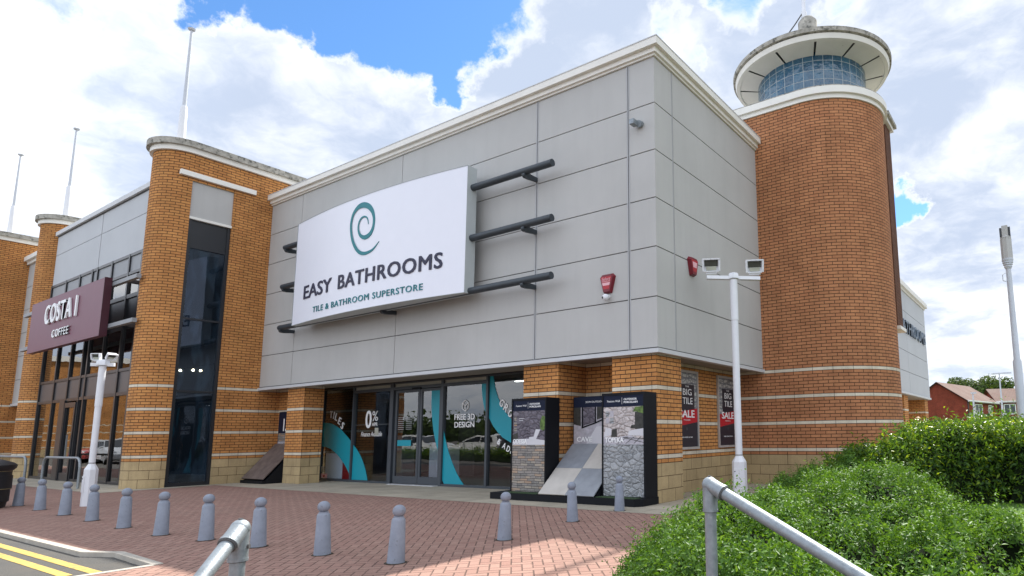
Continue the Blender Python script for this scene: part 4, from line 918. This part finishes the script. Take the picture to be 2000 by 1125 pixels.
b = MB(); b.lathe([(.15, 6.4), (.15, 6.98), (.155, 7.0), (.135, 7.02), (.15, 7.04), (.13, 7.07), (.12, 7.1)], (6.10, 9.8, 0), 8, a0=R(10)); b.sm = [False]*len(b.sm); b.build('lower_shroud', 'clad', sl_)
MB().box(6.02, 6.18, 9.70, 9.88, 7.1, 7.40).build('upper_panel', 'clad', sl_); MB().box(5.96, 6.015, 9.7, 9.88, 7.08, 7.34).build('side_panel', 'frame_black', sl_); MB().box(6.185, 6.24, 9.7, 9.88, 7.08, 7.34).build('side_panel', 'frame_black', sl_)
MB().path([(6.02, 9.76, 5.98), (5.94, 9.72, 5.93), (5.94, 9.72, 5.75), (6.02, 9.76, 5.72)], .012, 6).build('bracket_loop', 'grey_pole', sl_)

# ================================================================ litter bin, cycle hoops
bn = thing('litter_bin', (-13.12, -6.98, 0), 'black domed litter bin with thin gilt lines at the left edge of the photo', 'litter bin')
c_ = (-13.12, -6.98, 0)
MB().lathe([(.40, .02), (.42, .12), (.45, .14), (.45, .40), (.47, .42), (.47, .70)], c_, 20).build('body', 'binblack', bn)
MB().lathe([(.45, .70), (.45, .80), (.51, .86), (.52, .93), (.46, .98), (.24, 1.06), (.02, 1.09)], c_, 28).build('lid', 'binblack', bn)
MB().lathe([(.473, .405), (.477, .412), (.473, .42)], c_, 20, False, False).build('gilt_line', 'gold', bn); MB().lathe([(.453, .79), (.457, .797), (.453, .804)], c_, 20, False, False).build('gilt_line', 'gold', bn)
def hoop(xa, xb, y, h, label):
    k = .28; pts = [(xa, y, 0), (xa, y, h-k), (xa+.05, y, h-k*.45), (xa+k*.5, y, h-.04), (xa+k, y, h), (xb-k, y, h), (xb-k*.5, y, h-.04), (xb-.05, y, h-k*.45), (xb, y, h-k), (xb, y, 0)]
    tag(MB().path(pts, .038, 10).build('cycle_hoop', 'steel'), label, 'hoop barrier', 'steel hoops outside the coffee shop')
hoop(-22.0, -18.55, -3.88, .93, 'long steel hoop in front of the coffee shop glazing, nearer the white lamp post')
hoop(-27.4, -23.9, -3.88, .93, 'long steel hoop behind the litter bin, in front of the far coffee shop pylon')

# ================================================================ handrails close to the camera
def handrail(k, e, label, r=.0245):
    k, e = Vector(k), Vector(e); root = thing('handrail', (k.x, k.y, 0), label, 'handrail', 'galvanised handrails by the camera')
    MB().tube((k.x, k.y, .0), (k.x, k.y, k.z-.02), r, n=28).build('post', 'steel', root)
    d_ = (e-k).normalized(); MB().tube(k, e, r, n=28).build('rail', 'steel', root)
    b = MB(); b.tube(k-Vector((0, 0, .105)), k+Vector((0, 0, .004)), r+.0065, n=28); b.tube(k-d_*.012, k+d_*.075, r+.0065, n=28); b.ball(k, r+.0085, 12, 24); b.tube(k+d_*.068, k+d_*.082, r+.0085, n=28); b.tube(k-Vector((0, 0, .110)), k-Vector((0, 0, .100)), r+.008, n=28)
    kn = b.build('elbow', 'steel', root)
    MB().tube(k+d_*.082, k+d_*.088, r+.005, n=28).tube(k-Vector((0, 0, .113)), k-Vector((0, 0, .109)), r+.003, n=28).build('gasket', 'gap', kn)
    sd_ = d_.cross(Vector((0, 0, 1))).normalized(); q = k+Vector((0, 0, r+.006)); MB().tube(q, q+Vector((0, 0, .006)), .008, n=8).build('grub_screw', 'gap', kn)
    MB().tube(k-Vector((0, 0, .06))-sd_*(r+.004), k-Vector((0, 0, .06))-sd_*(r+.012), .008, n=8).build('grub_screw', 'gap', kn)
    MB().lathe([(.06, .012), (.06, .02), (.035, .03)], (k.x, k.y, 0), 20).build('foot_flange', 'steel', root)
handrail((5.561, -8.471, 1.188), (6.445, -8.690, .814), 'galvanised handrail crossing in front of the low hedge at lower right')
handrail((4.329, -9.703, 1.088), (4.522, -9.954, .889), 'galvanised handrail end near the bottom centre, in front of the bollard row')
# ================================================================ foliage
def pdist(P, poly):
    A = np.array(poly); B = np.roll(A, -1, 0); d = np.full(len(P), 1e9); ins = np.zeros(len(P), bool)
    for a, b in zip(A, B):
        ab = b-a; tt = np.clip(((P-a)@ab)/(ab@ab), 0, 1); q = a+tt[:, None]*ab; d = np.minimum(d, np.linalg.norm(P-q, axis=1))
        c = ((a[1] > P[:, 1]) != (b[1] > P[:, 1])); xi = (b[0]-a[0])*(P[:, 1]-a[1])/np.where(b[1]-a[1] == 0, 1e-9, b[1]-a[1])+a[0]; ins ^= c & (P[:, 0] < xi)
    return np.where(ins, d, -d)
def lump(x, y, s=1.0, seed=0):
    z = 0
    for i, (f, a) in enumerate(((.9, .5), (2.1, .3), (4.3, .2), (9.0, .1))):
        ph = seed*1.7+i*2.3; z = z+a*np.sin(f*x*s+ph+1.3*np.sin(f*y*s*.7+ph))*np.cos(f*y*s*1.1-ph*.6+.8*np.sin(f*x*s*.6))
    return z
def leaves_mesh(name, C, N, size, mat, parent=None, aspect=.46, spread=.75, fold=.18, T0=None):
    n = len(C); rv = RNG.normal(size=(n, 3)); N = N+rv*spread; N /= np.linalg.norm(N, axis=1)[:, None]
    T = np.cross(N, RNG.normal(size=(n, 3))) if T0 is None else T0-N*np.sum(T0*N, 1)[:, None]; T /= np.linalg.norm(T, axis=1)[:, None]; S_ = np.cross(N, T)
    L_ = size*RNG.uniform(.6, 1.25, n)[:, None]; Wd = L_*aspect
    v0 = C-T*L_*.5; v2 = C+T*L_*.5-N*L_*.12; v1 = C+S_*Wd*.5+N*Wd*fold+T*L_*.02; v3 = C-S_*Wd*.5+N*Wd*fold+T*L_*.02
    V = np.stack([v0, v1, v2, v3], 1).reshape(-1, 3); off = wloc(parent) if parent is not None else Vector((0, 0, 0)); V = V-np.array(off)
    me = bpy.data.meshes.new(name); me.vertices.add(4*n); me.vertices.foreach_set('co', V.ravel())
    idx = (np.arange(n)*4)[:, None]+np.array([[0, 1, 2, 0, 2, 3]]); idx = idx.ravel()
    me.loops.add(len(idx)); me.loops.foreach_set('vertex_index', idx.astype(np.int32)); me.polygons.add(2*n)
    me.polygons.foreach_set('loop_start', np.arange(2*n, dtype=np.int32)*3); me.update(calc_edges=True); me.validate()
    me.materials.append(M[mat]); o = bpy.data.objects.new(name, me); COL.objects.link(o)
    if parent is not None: o.parent = parent
    return o
def hedge(name, poly, H, edge, size, count, mat, label, cat='hedge', seed=0, rough=.06, sprigs=.05, step=.16, aspect=.46, per=9, spread=.35, bump_h=0, bump_d=6):
    A = np.array(poly); mn, mx = A.min(0), A.max(0); root = thing(name, (float(A[:, 0].mean()), float(A[:, 1].mean()), 0), label, cat)
    sd_n = int(max(4, (mx[0]-mn[0])*(mx[1]-mn[1])*bump_d)); SD = np.random.default_rng(seed+50).uniform(mn, mx, (sd_n, 2)); SH = np.random.default_rng(seed+51).uniform(-.5, 1, sd_n)
    def hf(P):
        d = pdist(P, poly); q = np.clip(d/edge, 0, 1); k = np.sqrt(np.clip(1-(1-q)**2, 0, 1)); bp_ = 0
        if bump_h:
            D2 = ((P[:, None, 0]-SD[None, :, 0])**2+(P[:, None, 1]-SD[None, :, 1])**2); jn = D2.argmin(1); bp_ = bump_h*(SH[jn]*.6+.5-np.minimum(D2[np.arange(len(P)), jn]/.035, 1.6))*q
        return bp_+H(P[:, 0], P[:, 1])*k*(1+0*d)+rough*(lump(P[:, 0], P[:, 1], 2.6, seed)-.15)*np.where(d > 0, 1, 0)*q, d
    # core
    nx, ny = int((mx[0]-mn[0])/step)+3, int((mx[1]-mn[1])/step)+3
    gx = mn[0]-step+np.arange(nx+1)*step; gy = mn[1]-step+np.arange(ny+1)*step; G = np.array([(x, y) for x in gx for y in gy]); h, d = hf(G)
    z = np.maximum(np.where(d > .10, h-.15, 0), -.02); V = [(x-root.location.x, y-root.location.y, q) for (x, y), q in zip(G, z)]
    F = [(i*(ny+1)+j, (i+1)*(ny+1)+j, (i+1)*(ny+1)+j+1, i*(ny+1)+j+1) for i in range(nx) for j in range(ny) if max(z[i*(ny+1)+j], z[(i+1)*(ny+1)+j], z[(i+1)*(ny+1)+j+1], z[i*(ny+1)+j+1]) > .02]
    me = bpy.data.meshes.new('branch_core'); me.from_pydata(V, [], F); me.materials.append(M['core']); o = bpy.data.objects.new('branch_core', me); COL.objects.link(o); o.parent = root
    # surface leaves
    P = RNG.uniform(mn, mx, (count*2, 2)); d0 = pdist(P, poly); P = P[d0 > .01][:int(count*.62)]
    h, d = hf(P); e = .06; hx, _ = hf(P+[e, 0]); hy, _ = hf(P+[0, e]); N = np.stack([-(hx-h)/e, -(hy-h)/e, np.ones(len(P))], 1); N[:, :2] = np.clip(N[:, :2], -3, 3); N /= np.linalg.norm(N, axis=1)[:, None]
    C = np.column_stack([P, h])
    B = np.roll(A, -1, 0); ln = np.linalg.norm(B-A, axis=1); m = int(count*.38); si = RNG.choice(len(A), m, p=ln/ln.sum()); tt = RNG.uniform(0, 1, m)[:, None]; Q = A[si]*(1-tt)+B[si]*tt
    dirv = (B-A)[si]/ln[si][:, None]; inn = np.column_stack([-dirv[:, 1], dirv[:, 0]]); area = 0.5*np.sum(A[:, 0]*B[:, 1]-B[:, 0]*A[:, 1]); inn *= np.sign(area)
    z_ = RNG.uniform(0.02, 1, m)**.8; ins = edge*(1-np.sqrt(np.clip(1-z_**2, 0, 1)))+.05*lump(Q[:, 0]*2, z_*3+Q[:, 1]*2, 2, seed+3)
    Q2 = Q+inn*ins[:, None]; C2 = np.column_stack([Q2, z_*H(Q[:, 0], Q[:, 1])]); N2 = np.column_stack([-inn, .55*np.ones(m)]); N2 /= np.linalg.norm(N2, axis=1)[:, None]
    C = np.vstack([C, C2]); N = np.vstack([N, N2]); k = per
    # leafy shoots: each grows out of the surface with leaves spread along it
    n_ = len(C); D = N*.9+RNG.normal(size=(n_, 3))*.42+[0, 0, .25]; D /= np.linalg.norm(D, axis=1)[:, None]
    ln_ = size*RNG.uniform(2.2, 4.6, n_)*np.where(RNG.uniform(size=n_) < sprigs, 1.9, 1.0)
    base = C-N*(size*1.6+size*1.2*(RNG.uniform(size=n_)-.3)[:]).reshape(-1, 1)
    u1 = np.cross(D, [.31, .2, .93]); u1 /= np.linalg.norm(u1, axis=1)[:, None]; u2_ = np.cross(D, u1); LC, LN, LT = [], [], []
    for j in range(k):
        f = (j+.7)/k; an = j*2.4+RNG.uniform(0, .9, n_); rad = u1*np.cos(an)[:, None]+u2_*np.sin(an)[:, None]
        LC.append(base+D*(ln_*f)[:, None]+rad*size*(.55-.25*f)); LN.append(D*.75-rad*.35); LT.append(rad*(1.0-.55*f)+D*(.35+.5*f))
    C = np.vstack(LC); N = np.vstack(LN); T0 = np.vstack(LT); C[:, 2] = np.maximum(C[:, 2], .02)
    leaves_mesh('foliage', C, N, size, mat, root, aspect, spread, T0=T0); return root
p1 = [(3.70, -6.62), (3.46, -5.5), (3.15, -4.0), (3.05, -2.0), (3.20, -.55), (4.2, -.35), (4.85, -.95), (5.65, -2.7), (6.25, -4.65), (7.15, -6.65), (8.3, -8.5), (8.0, -9.7), (6.9, -9.5), (6.0, -8.7), (5.2, -8.05), (4.42, -7.4)]
H1 = lambda x, y: np.clip(.86-.34*np.clip((4.7-x)/1.4, 0, 1)*np.clip((-y-.4)/3.0, 0, 1)-.14*np.clip((-y-5.5)/2, 0, 1)-.05*np.clip((x-5.5)/.8, 0, 1), .3, 1)
hedge('low_hedge', p1, H1, .42, .037, 25000, 'leaf_box', 'broad low clipped hedge with small bright green leaves filling the lower right foreground', seed=1, sprigs=.07, rough=.22, step=.08, bump_h=.13, bump_d=6)
p2 = [(3.45, -.05), (3.5, 1.2), (3.9, 4.4), (4.6, 9.5), (10, 10.5), (11, 4.0), (7.6, 2.6), (6.0, 2.9), (5.2, 1.9), (4.5, .1)]
H2 = lambda x, y: np.clip(1.00+.40*np.clip((x-4.62+.17*y)/.35+.5, 0, 1)+.02*np.sin(y*3), .8, 1.62)
hedge('laurel_hedge', p2, H2, .30, .10, 17000, 'leaf_laurel', 'tall glossy laurel hedge with sunlit yellow green top, behind the low hedge', seed=4, sprigs=.012, rough=.08, aspect=.38, bump_h=.05, bump_d=3)
p3 = [(2.6, 28.5), (2.6, 30.5), (14, 36), (14, 33.5)]
hedge('far_hedge', p3, lambda x, y: 1.95+0*x, .5, .26, 1100, 'leaf_box', 'distant bushy hedge in front of the red brick houses', seed=8, sprigs=.08, rough=.25, step=.5)
gb = MB()
GP = RNG.uniform([4.8, -3.4], [9.5, 3.6], (9000, 2)); C = np.column_stack([GP, np.full(len(GP), .04)]); N = np.tile([0.0, -.6, .25], (len(GP), 1))
tag(leaves_mesh('grass_blades', C, N, .07, 'leaf_laurel', None, .10, .5), kind='stuff')

def tree(x, y, z0, h, wd, label, n=2600, seed=0, group=None, leaf=.55):
    root = thing('tree', (x, y, z0), label, 'tree', group); rg = np.random.default_rng(seed)
    tb = MB(); tb.tube((x, y, z0), (x+.2, y, z0+h*.45), h*.035, h*.022, n=10)
    cl = []
    for i in range(11):
        a = rg.uniform(0, 2*PI); rr = wd*.5*rg.uniform(.15, .72); zz = z0+h*rg.uniform(.45, .86); c = np.array((x+math.cos(a)*rr, y+math.sin(a)*rr, zz)); cl.append((c, wd*rg.uniform(.13, .24)))
        tb.tube((x+.2, y, z0+h*rg.uniform(.3, .45)), tuple(c), h*.013, h*.005, n=6, caps=False)
    tb.build('trunk', 'bark', root); C = []; N = []
    for c, r_ in cl:
        m = n//11; d_ = rg.normal(size=(m, 3)); d_ /= np.linalg.norm(d_, axis=1)[:, None]; q = r_*rg.uniform(.35, 1.0, m)**.5; p = c+d_*q[:, None]*[1, 1, .8]; C.append(p); N.append(d_+[0, 0, .3])
    leaves_mesh('crown', np.vstack(C), np.vstack(N), leaf, 'leaf_far', root, .7, .6)
tree(-4.6, 110, 0, 12.6, 10.5, 'rounded green tree rising behind the red brick house roof', 4200, 1, 'trees beyond the houses', .5)
tree(-1.2, 113, 0, 11.6, 9.0, 'thinner green tree right of the rounded one behind the house roof', 2600, 2, 'trees beyond the houses', .5)
tree(4.6, 125, 0, 9.4, 9, 'low dark tree far right behind the second house roof', 2600, 3, 'trees beyond the houses', .5)

# ================================================================ houses, distant lamps, cars
M['red_brick'] = brickwork('red house brick', (.30, .062, .035), (.25, .05, .03), bands=False)
def tilemat():
    m, t, b, o = newmat('brown roof tiles'); uv = t.n('ShaderNodeTexCoord').outputs['UV']; P = t.n('ShaderNodeTexCoord').outputs['Object']
    x = t.n('ShaderNodeTexBrick'); t.put(x.inputs['Vector'], uv)
    for k, v in (('Scale', 1.), ('Mortar Size', .02), ('Brick Width', .3), ('Row Height', .3)): x.inputs[k].default_value = v
    for k, v in (('Color1', (.18, .10, .078)), ('Color2', (.14, .078, .06)), ('Mortar', (.09, .06, .05))): x.inputs[k].default_value = (*v, 1)
    t.put(b.inputs['Base Color'], t.mix(t.mr(t.noise(P, .5, 5, .6), .35, .65, 0, .5), x.outputs['Color'], (.20, .15, .125))); b.inputs['Roughness'].default_value = .9; return m
M['tiles'] = tilemat()
def house(x0, y0, ang, W, D, ze, zr, label, wins, hip=False):
    """gable end faces the camera on the left, eaves side to its right"""
    root = thing('brick_house', (x0, y0, 0), label, 'house', 'red brick houses beyond the hedge'); ca, sa = math.cos(ang), math.sin(ang)
    def X(p): return (x0+p[0]*ca-p[1]*sa, y0+p[0]*sa+p[1]*ca, p[2])
    def bb(b, name, mat, par): b.v = [X(v) for v in b.v]; return b.build(name, mat, par)
    b = MB(); b.wall([(0, 0), (W, 0), (W, D), (0, D)], -1, ze, 0, True); b.face([(0, 0, ze), (0, D/2, zr), (0, D, ze)][::-1]); b.face([(W, 0, ze), (W, D, ze), (W, D/2, zr)]); bb(b, 'wall', 'red_brick', root)
    b = MB(); e = .35; sl = (zr-ze)/(D/2); ln = math.hypot(D/2, zr-ze)
    for s_ in (0, 1):
        ya, yb = (-e, D/2) if s_ == 0 else (D+e, D/2); za = ze-e*sl; q = [(-e, ya, za+.1), (W+e, ya, za+.1), (W+e-(2.5 if hip else 0), yb, zr+.12), (-e, yb, zr+.12)]
        if s_: q = q[::-1]
        b.face(q, [(0, 0), (W, 0), (W, ln), (0, ln)] if not s_ else [(0, ln), (W, ln), (W, 0), (0, 0)])
        q2 = [(p[0], p[1], p[2]-.12) for p in q][::-1]; b.face(q2)
    rf = bb(b, 'roof', 'tiles', root)
    bb(MB().box(-.3, W+.3, -.30, -.20, ze-.16, ze+.02), 'gutter', 'white', rf); bb(MB().box(.05, .15, -.10, -.0, 0, ze-.1), 'drainpipe', 'frame_black', root)
    for (xa, xb, za, zb) in wins:
        f = MB(); y = -.06; f.box(xa, xb, y, .05, za-.10, za); f.box(xa, xa+.09, y, .03, za, zb); f.box(xb-.09, xb, y, .03, za, zb); f.box((xa+xb)/2-.04, (xa+xb)/2+.04, y, .03, za, zb); f.box(xa, xb, y, .03, zb-.08, zb)
        wf = bb(f, 'window_frame', 'white', root); bb(MB().box(xa+.09, xb-.09, -.02, -.01, za, zb-.08), 'pane', 'frame', wf)
ang = math.atan2(77.96-67.1, 1.13+1.07)
# house turned so that its gable end (4 m wide in view) faces left-front and its eaves run away to the right
house(-1.07, 67.11, ang, 11.2, 6.2, 4.75, 6.9, 'red brick house with blank gable end, just right of the pale panelled wing', ((2.6, 5.2, 3.2, 4.4), (7.6, 8.9, 3.3, 4.4)))
house(1.3, 78.5, R(22), 3.9, 6, 4.95, 6.6, 'smaller red brick house right of the gabled one, half behind the street light', ((.6, 2.0, 3.4, 4.6),))
house(-12, 84, R(10), 9, 7, 5.4, 7.6, 'distant house roof peeping out between the pale wing and the gabled house', ())
def slimlamp(x, y, z1, label, head):
    r_ = thing('street_light', (x, y, 0), label, 'street light'); MB().lathe([(.10, 0), (.09, z1*.5), (.05, z1)], (x, y, 0), 10).build('column', 'grey_pole', r_)
    MB().box(x-head*.35, x+head*.65, y-.12, y+.12, z1, z1+.12).build('lantern', 'grey_pole', r_)
slimlamp(2.9, 57.5, 6.75, 'thin distant street light standing before the smaller house', 1.6); slimlamp(1.62, 45.0, 4.3, 'small distant lamp standing before the gabled house windows', .4)
ub = thing('utility_cabinet', (4.55, 23.5, 0), 'pale green box top showing above the laurel hedge', 'cabinet')
M['lightgreen'] = plain('pale green grey metal', (.38, .47, .44), .6, var=.05)
MB().box(4.0, 5.15, 23.1, 24.1, 0, 1.74).build('body', 'lightgreen', ub); MB().box(3.96, 5.19, 23.06, 24.14, 1.74, 1.80).build('lid', 'lightgreen', ub); MB().box(5.0, 5.3, 22.6, 22.9, 0, 1.7).build('side_box', 'lightgreen', ub)

M['tyre'] = flat('tyre rubber', (.012, .012, .012), .8); M['rim'] = plain('alloy rim', (.45, .46, .48), .35, .7); M['carglass'] = flat('tinted car glass', (.01, .012, .014), .05, spec=.9)
M['tail'] = flat('tail lamp', (.4, .01, .01), .3); M['headl'] = flat('head lamp', (.7, .72, .75), .15); M['plate'] = flat('number plate', (.6, .58, .4), .5)
def carpaint(name, c):
    m, t, b, o = newmat(name); b.inputs['Base Color'].default_value = (*c, 1); b.inputs['Roughness'].default_value = .3; b.inputs['Coat Weight'].default_value = .8; b.inputs['Coat Roughness'].default_value = .05; return m
M['pw'] = carpaint('white car paint', (.72, .73, .74)); M['pr'] = carpaint('red car paint', (.35, .012, .015)); M['ps'] = carpaint('silver car paint', (.42, .44, .47)); M['pd'] = carpaint('dark grey car paint', (.05, .055, .065))
def car(x, y, rz, paint, label, s=1.1):
    """hatchback, nose towards local +X"""
    root = thing('parked_car', (0, 0, 0), label, 'car', 'parked cars')
    prof = [(-2.08, .30), (-2.14, .52), (-2.12, .80), (-2.02, .98), (-1.88, 1.12), (-1.62, 1.40), (-1.30, 1.47), (-.3, 1.49), (.25, 1.43), (.62, 1.22), (.98, .99), (1.55, .90), (1.95, .78), (2.12, .62), (2.14, .40), (2.06, .28)]
    def wd(z): return .88-.20*max(0, (z-.95)/.55)-.05*max(0, (.5-z)/.3)
    b = MB(); b.smooth = True; n = len(prof); NW = 8
    for i in range(n):
        p, q = prof[i], prof[(i+1) % n]
        for k in range(NW):
            a0, a1 = -1+2*k/NW, -1+2*(k+1)/NW
            b.face([(p[0], a0*wd(p[1]), p[1]), (p[0], a1*wd(p[1]), p[1]), (q[0], a1*wd(q[1]), q[1]), (q[0], a0*wd(q[1]), q[1])][::-1])
    b.smooth = False
    for s_ in (-1, 1):
        f = [(p[0], s_*wd(p[1]), p[1]) for p in prof]; b.face(f if s_ > 0 else f[::-1])
    body = b.build('body', paint, root)
    for s_ in (-1, 1):
        for q in ([(-1.72, 1.04), (-1.42, 1.36), (-.62, 1.40), (-.58, 1.02)], [(-.50, 1.02), (-.54, 1.40), (.20, 1.36), (.78, 1.02)]):
            g = MB(); f = [(p[0], s_*(wd(p[1])+.006), p[1]) for p in q]; g.face(f[::-1] if s_ < 0 else f).face((f[::-1] if s_ < 0 else f)[::-1]); g.build('side_window', 'carglass', root)
        m_ = MB(); m_.ball((.72, s_*.97, 1.03), .09, 6, 10, 1, 1, .7); m_.build('mirror', paint, root)
        MB().box(1.86, 2.06, s_*.58-.14, s_*.58+.14, .66, .78).build('headlight', 'headl', root); MB().box(-2.13, -2.04, s_*.66-.12, s_*.66+.12, .78, .98).build('tail_light', 'tail', root)
        MB().box(-.52, -.50, s_*.885-.004, s_*.885+.004, .35, .98).build('door_line', 'gap', root)
        for xw in (-1.32, 1.32):
            wv = MB().tube((xw, s_*.70, .31), (xw, s_*.90, .31), .32, n=28).build('wheel', 'tyre', root); MB().tube((xw, s_*.895, .31), (xw, s_*.91, .31), .20, n=20).build('rim', 'rim', wv)
    g = MB(); q = [(.30, 1.44), (.95, 1.03)]; g.face([(q[0][0], -.68, q[0][1]), (q[1][0], -.80, q[1][1]), (q[1][0], .80, q[1][1]), (q[0][0], .68, q[0][1])]); g.build('windscreen', 'carglass', root)
    g = MB(); g.face([(-1.90, .76, 1.12), (-1.90, -.76, 1.12), (-1.64, -.66, 1.39), (-1.64, .66, 1.39)][::-1]); g.build('rear_window', 'carglass', root); MB().box(-2.17, -2.13, -.26, .26, .52, .63).build('number_plate', 'plate', root)
    root.location = (x, y, -.05); root.rotation_euler = (0, 0, rz); root.scale = (s, s, s); return root
car(3.3, 29.0, R(100), 'pw', 'white car roof showing above the laurel hedge by the pale green cabinet') ; car(7.0, 24.5, R(100), 'pw', 'white car roof at the right edge beside the street light column')
car(-32.6, -16.6, 0, 'pw', 'white hatchback reflected in the shop doors'); car(-26.2, -16.4, PI, 'pw', 'white hatchback reflected in the glass under the words free 3D design'); car(-39.0, -16.8, 0, 'pw', 'white hatchback reflected beside the shop finance lettering')
car(-21.5, -16.6, 0, 'pd', 'dark grey car reflected in the shopfront behind the first display tower')
car(-52, -12.6, R(80), 'pr', 'red car reflected in the coffee shop glazing left of its door'); car(-48.5, -11.6, R(5), 'ps', 'silver car reflected in the coffee shop glazing right of its door'); car(-58, -14.5, R(5), 'ps', 'farther silver car reflected low in the coffee shop glazing')
# planting and trees on the far side of the car park, seen mirrored in the glass
hedge('car_park_hedge', [(-46, -14.6), (-46, -13.2), (-12, -13.2), (-12, -14.6)], lambda x, y: .55+0*x, .3, .12, 2600, 'leaf_laurel', 'low dark hedge strip in front of the cars reflected in the shop doors', seed=11, step=.3)
wd_ = hedge('woodland', [(-330, -125), (-330, -105), (60, -105), (60, -125)], lambda x, y: 4.6+1.2*np.sin(x*.07)+.7*np.sin(x*.21), 3, 1.3, 1500, 'leaf_far', 'far dark belt of trees across the car park, mirrored low in the shop glass', 'trees', seed=15, rough=1.2, step=3, spread=.8, aspect=.7); wd_['kind'] = 'stuff'
ob = thing('opposite_building', (-78, -20, 0), 'buff brick shop unit across the car park, mirrored in the coffee shop glass', 'shop')
MB().prism([(-92, -40), (-74, -40), (-72, -24), (-80, -12), (-92, -12)], 0, 9.6).build('wall', 'brick', ob); MB().prism(offset_poly([(-92, -40), (-74, -40), (-72, -24), (-80, -12), (-92, -12)], .2), 9.6, 10.1).build('cornice', 'cream', ob)
MB().box(-73.4, -72.4, -38, -28, 4, 8.6).build('grey_panel', 'clad_pale', ob)
rl = thing('parking_light', (-17.5, -13.9, 0), 'grey column with parking notice mirrored in the glass behind the words free 3D design', 'lamp post'); MB().lathe([(.12, 0), (.12, 1), (.07, 1.1), (.06, 7.5)], (-17.5, -13.9, 0), 14).build('column', 'grey_pole', rl); MB().box(-18.0, -17.0, -13.82, -13.78, 2.4, 3.6).build('notice', 'print_white', rl)

# ================================================================ person walking beyond the hedge
M['skin'] = plain('skin', (.50, .30, .22), .55, var=.03); M['hair'] = plain('blonde hair', (.52, .37, .20), .6, var=.2, vs=40); M['coat'] = plain('dark jacket', (.03, .032, .04), .8); M['jeans'] = plain('dark jeans', (.035, .045, .08), .85)
def person(x, y, s, rz):
    root = thing('person', (0, 0, 0), 'blonde person in dark clothes, only the head showing above the hedge beside the tower', 'person')
    def skin(name, joints, edges, mat, par, sub=2, rootv=0):
        me = bpy.data.meshes.new(name); me.from_pydata([j[:3] for j in joints], edges, []); o = bpy.data.objects.new(name, me); COL.objects.link(o); o.parent = par; me.materials.append(M[mat])
        md = o.modifiers.new('skin', 'SKIN'); 
        for i, j in enumerate(joints): me.skin_vertices[0].data[i].radius = (j[3], j[3]*(j[4] if len(j) > 4 else 1)); me.skin_vertices[0].data[i].use_root = (i == rootv)
        sb = o.modifiers.new('sub', 'SUBSURF'); sb.levels = sb.render_levels = sub; md.use_smooth_shade = True; return o
    J = [(0, 0, .95, .15, .8), (0, 0, 1.12, .135, .75), (0, 0, 1.32, .165, .7), (0, 0, 1.45, .12, .7), (0, 0, 1.52, .055), (0, .0, 1.58, .055),
         (.17, 0, 1.42, .06), (.22, .02, 1.15, .045), (.22, .12, .92, .035), (-.17, 0, 1.42, .06), (-.22, -.02, 1.15, .045), (-.21, -.10, .92, .035),
         (.09, 0, .86, .09), (.10, .12, .48, .065), (.10, .05, .10, .045), (.10, .17, .04, .04), (-.09, 0, .86, .09), (-.10, -.04, .48, .065), (-.10, -.22, .12, .045), (-.10, -.10, .04, .04)]
    E = [(0, 1), (1, 2), (2, 3), (3, 4), (4, 5), (3, 6), (6, 7), (7, 8), (3, 9), (9, 10), (10, 11), (0, 12), (12, 13), (13, 14), (14, 15), (0, 16), (16, 17), (17, 18), (18, 19)]
    body = skin('body', J, E, 'coat', root)
    h = MB(); h.ball((0, .0, 1.66), .105, 14, 20, .78, .92, 1.15); h.ball((0, .098, 1.655), .016, 6, 8, .8, 1.2, 1.4)
    for s_ in (-1, 1): h.ball((s_*.083, -.005, 1.655), .022, 6, 8, .4, .8, 1.3)
    hd_ = h.build('head', 'skin', root)
    f = MB()
    for s_ in (-1, 1): f.ball((s_*.032, .086, 1.675), .011, 6, 8)
    f.build('eyes', 'black', hd_); f = MB(); f.ball((0, .090, 1.615), .02, 6, 8, 1, .4, .35); f.build('mouth', 'darkred', hd_)
    hr = MB(); hr.ball((0, -.022, 1.69), .118, 14, 20, .84, .95, 1.05); hr.ball((0, -.06, 1.60), .10, 10, 16, .85, .6, 1.25); hr.build('hair', 'hair', root)
    for s_ in (-1, 1):
        b = (s_*.22, .12 if s_ > 0 else -.10, .90); JJ = [(b[0], b[1], b[2], .026), (b[0], b[1]+.01, b[2]-.05, .032, .5), (b[0], b[1]+.015, b[2]-.09, .03, .5)]; EE = [(0, 1), (1, 2)]
        for i in range(4): q = len(JJ); JJ += [(b[0], b[1]-.02+i*.018, b[2]-.12, .009), (b[0]-s_*.008, b[1]-.018+i*.018, b[2]-.16-.008*(1.5-abs(i-1.5)), .008)]; EE += [(2, q), (q, q+1)]
        q = len(JJ); JJ += [(b[0]-s_*.01, b[1]+.045, b[2]-.08, .010), (b[0]-s_*.014, b[1]+.055, b[2]-.115, .009)]; EE += [(1, q), (q, q+1)]
        skin('hand', JJ, EE, 'skin', body, 1)
    root.location = (x, y, 0); root.scale = (s, s, s); root.rotation_euler = (0, 0, rz); return root
person(2.78, 13.0, 1.05, R(200))
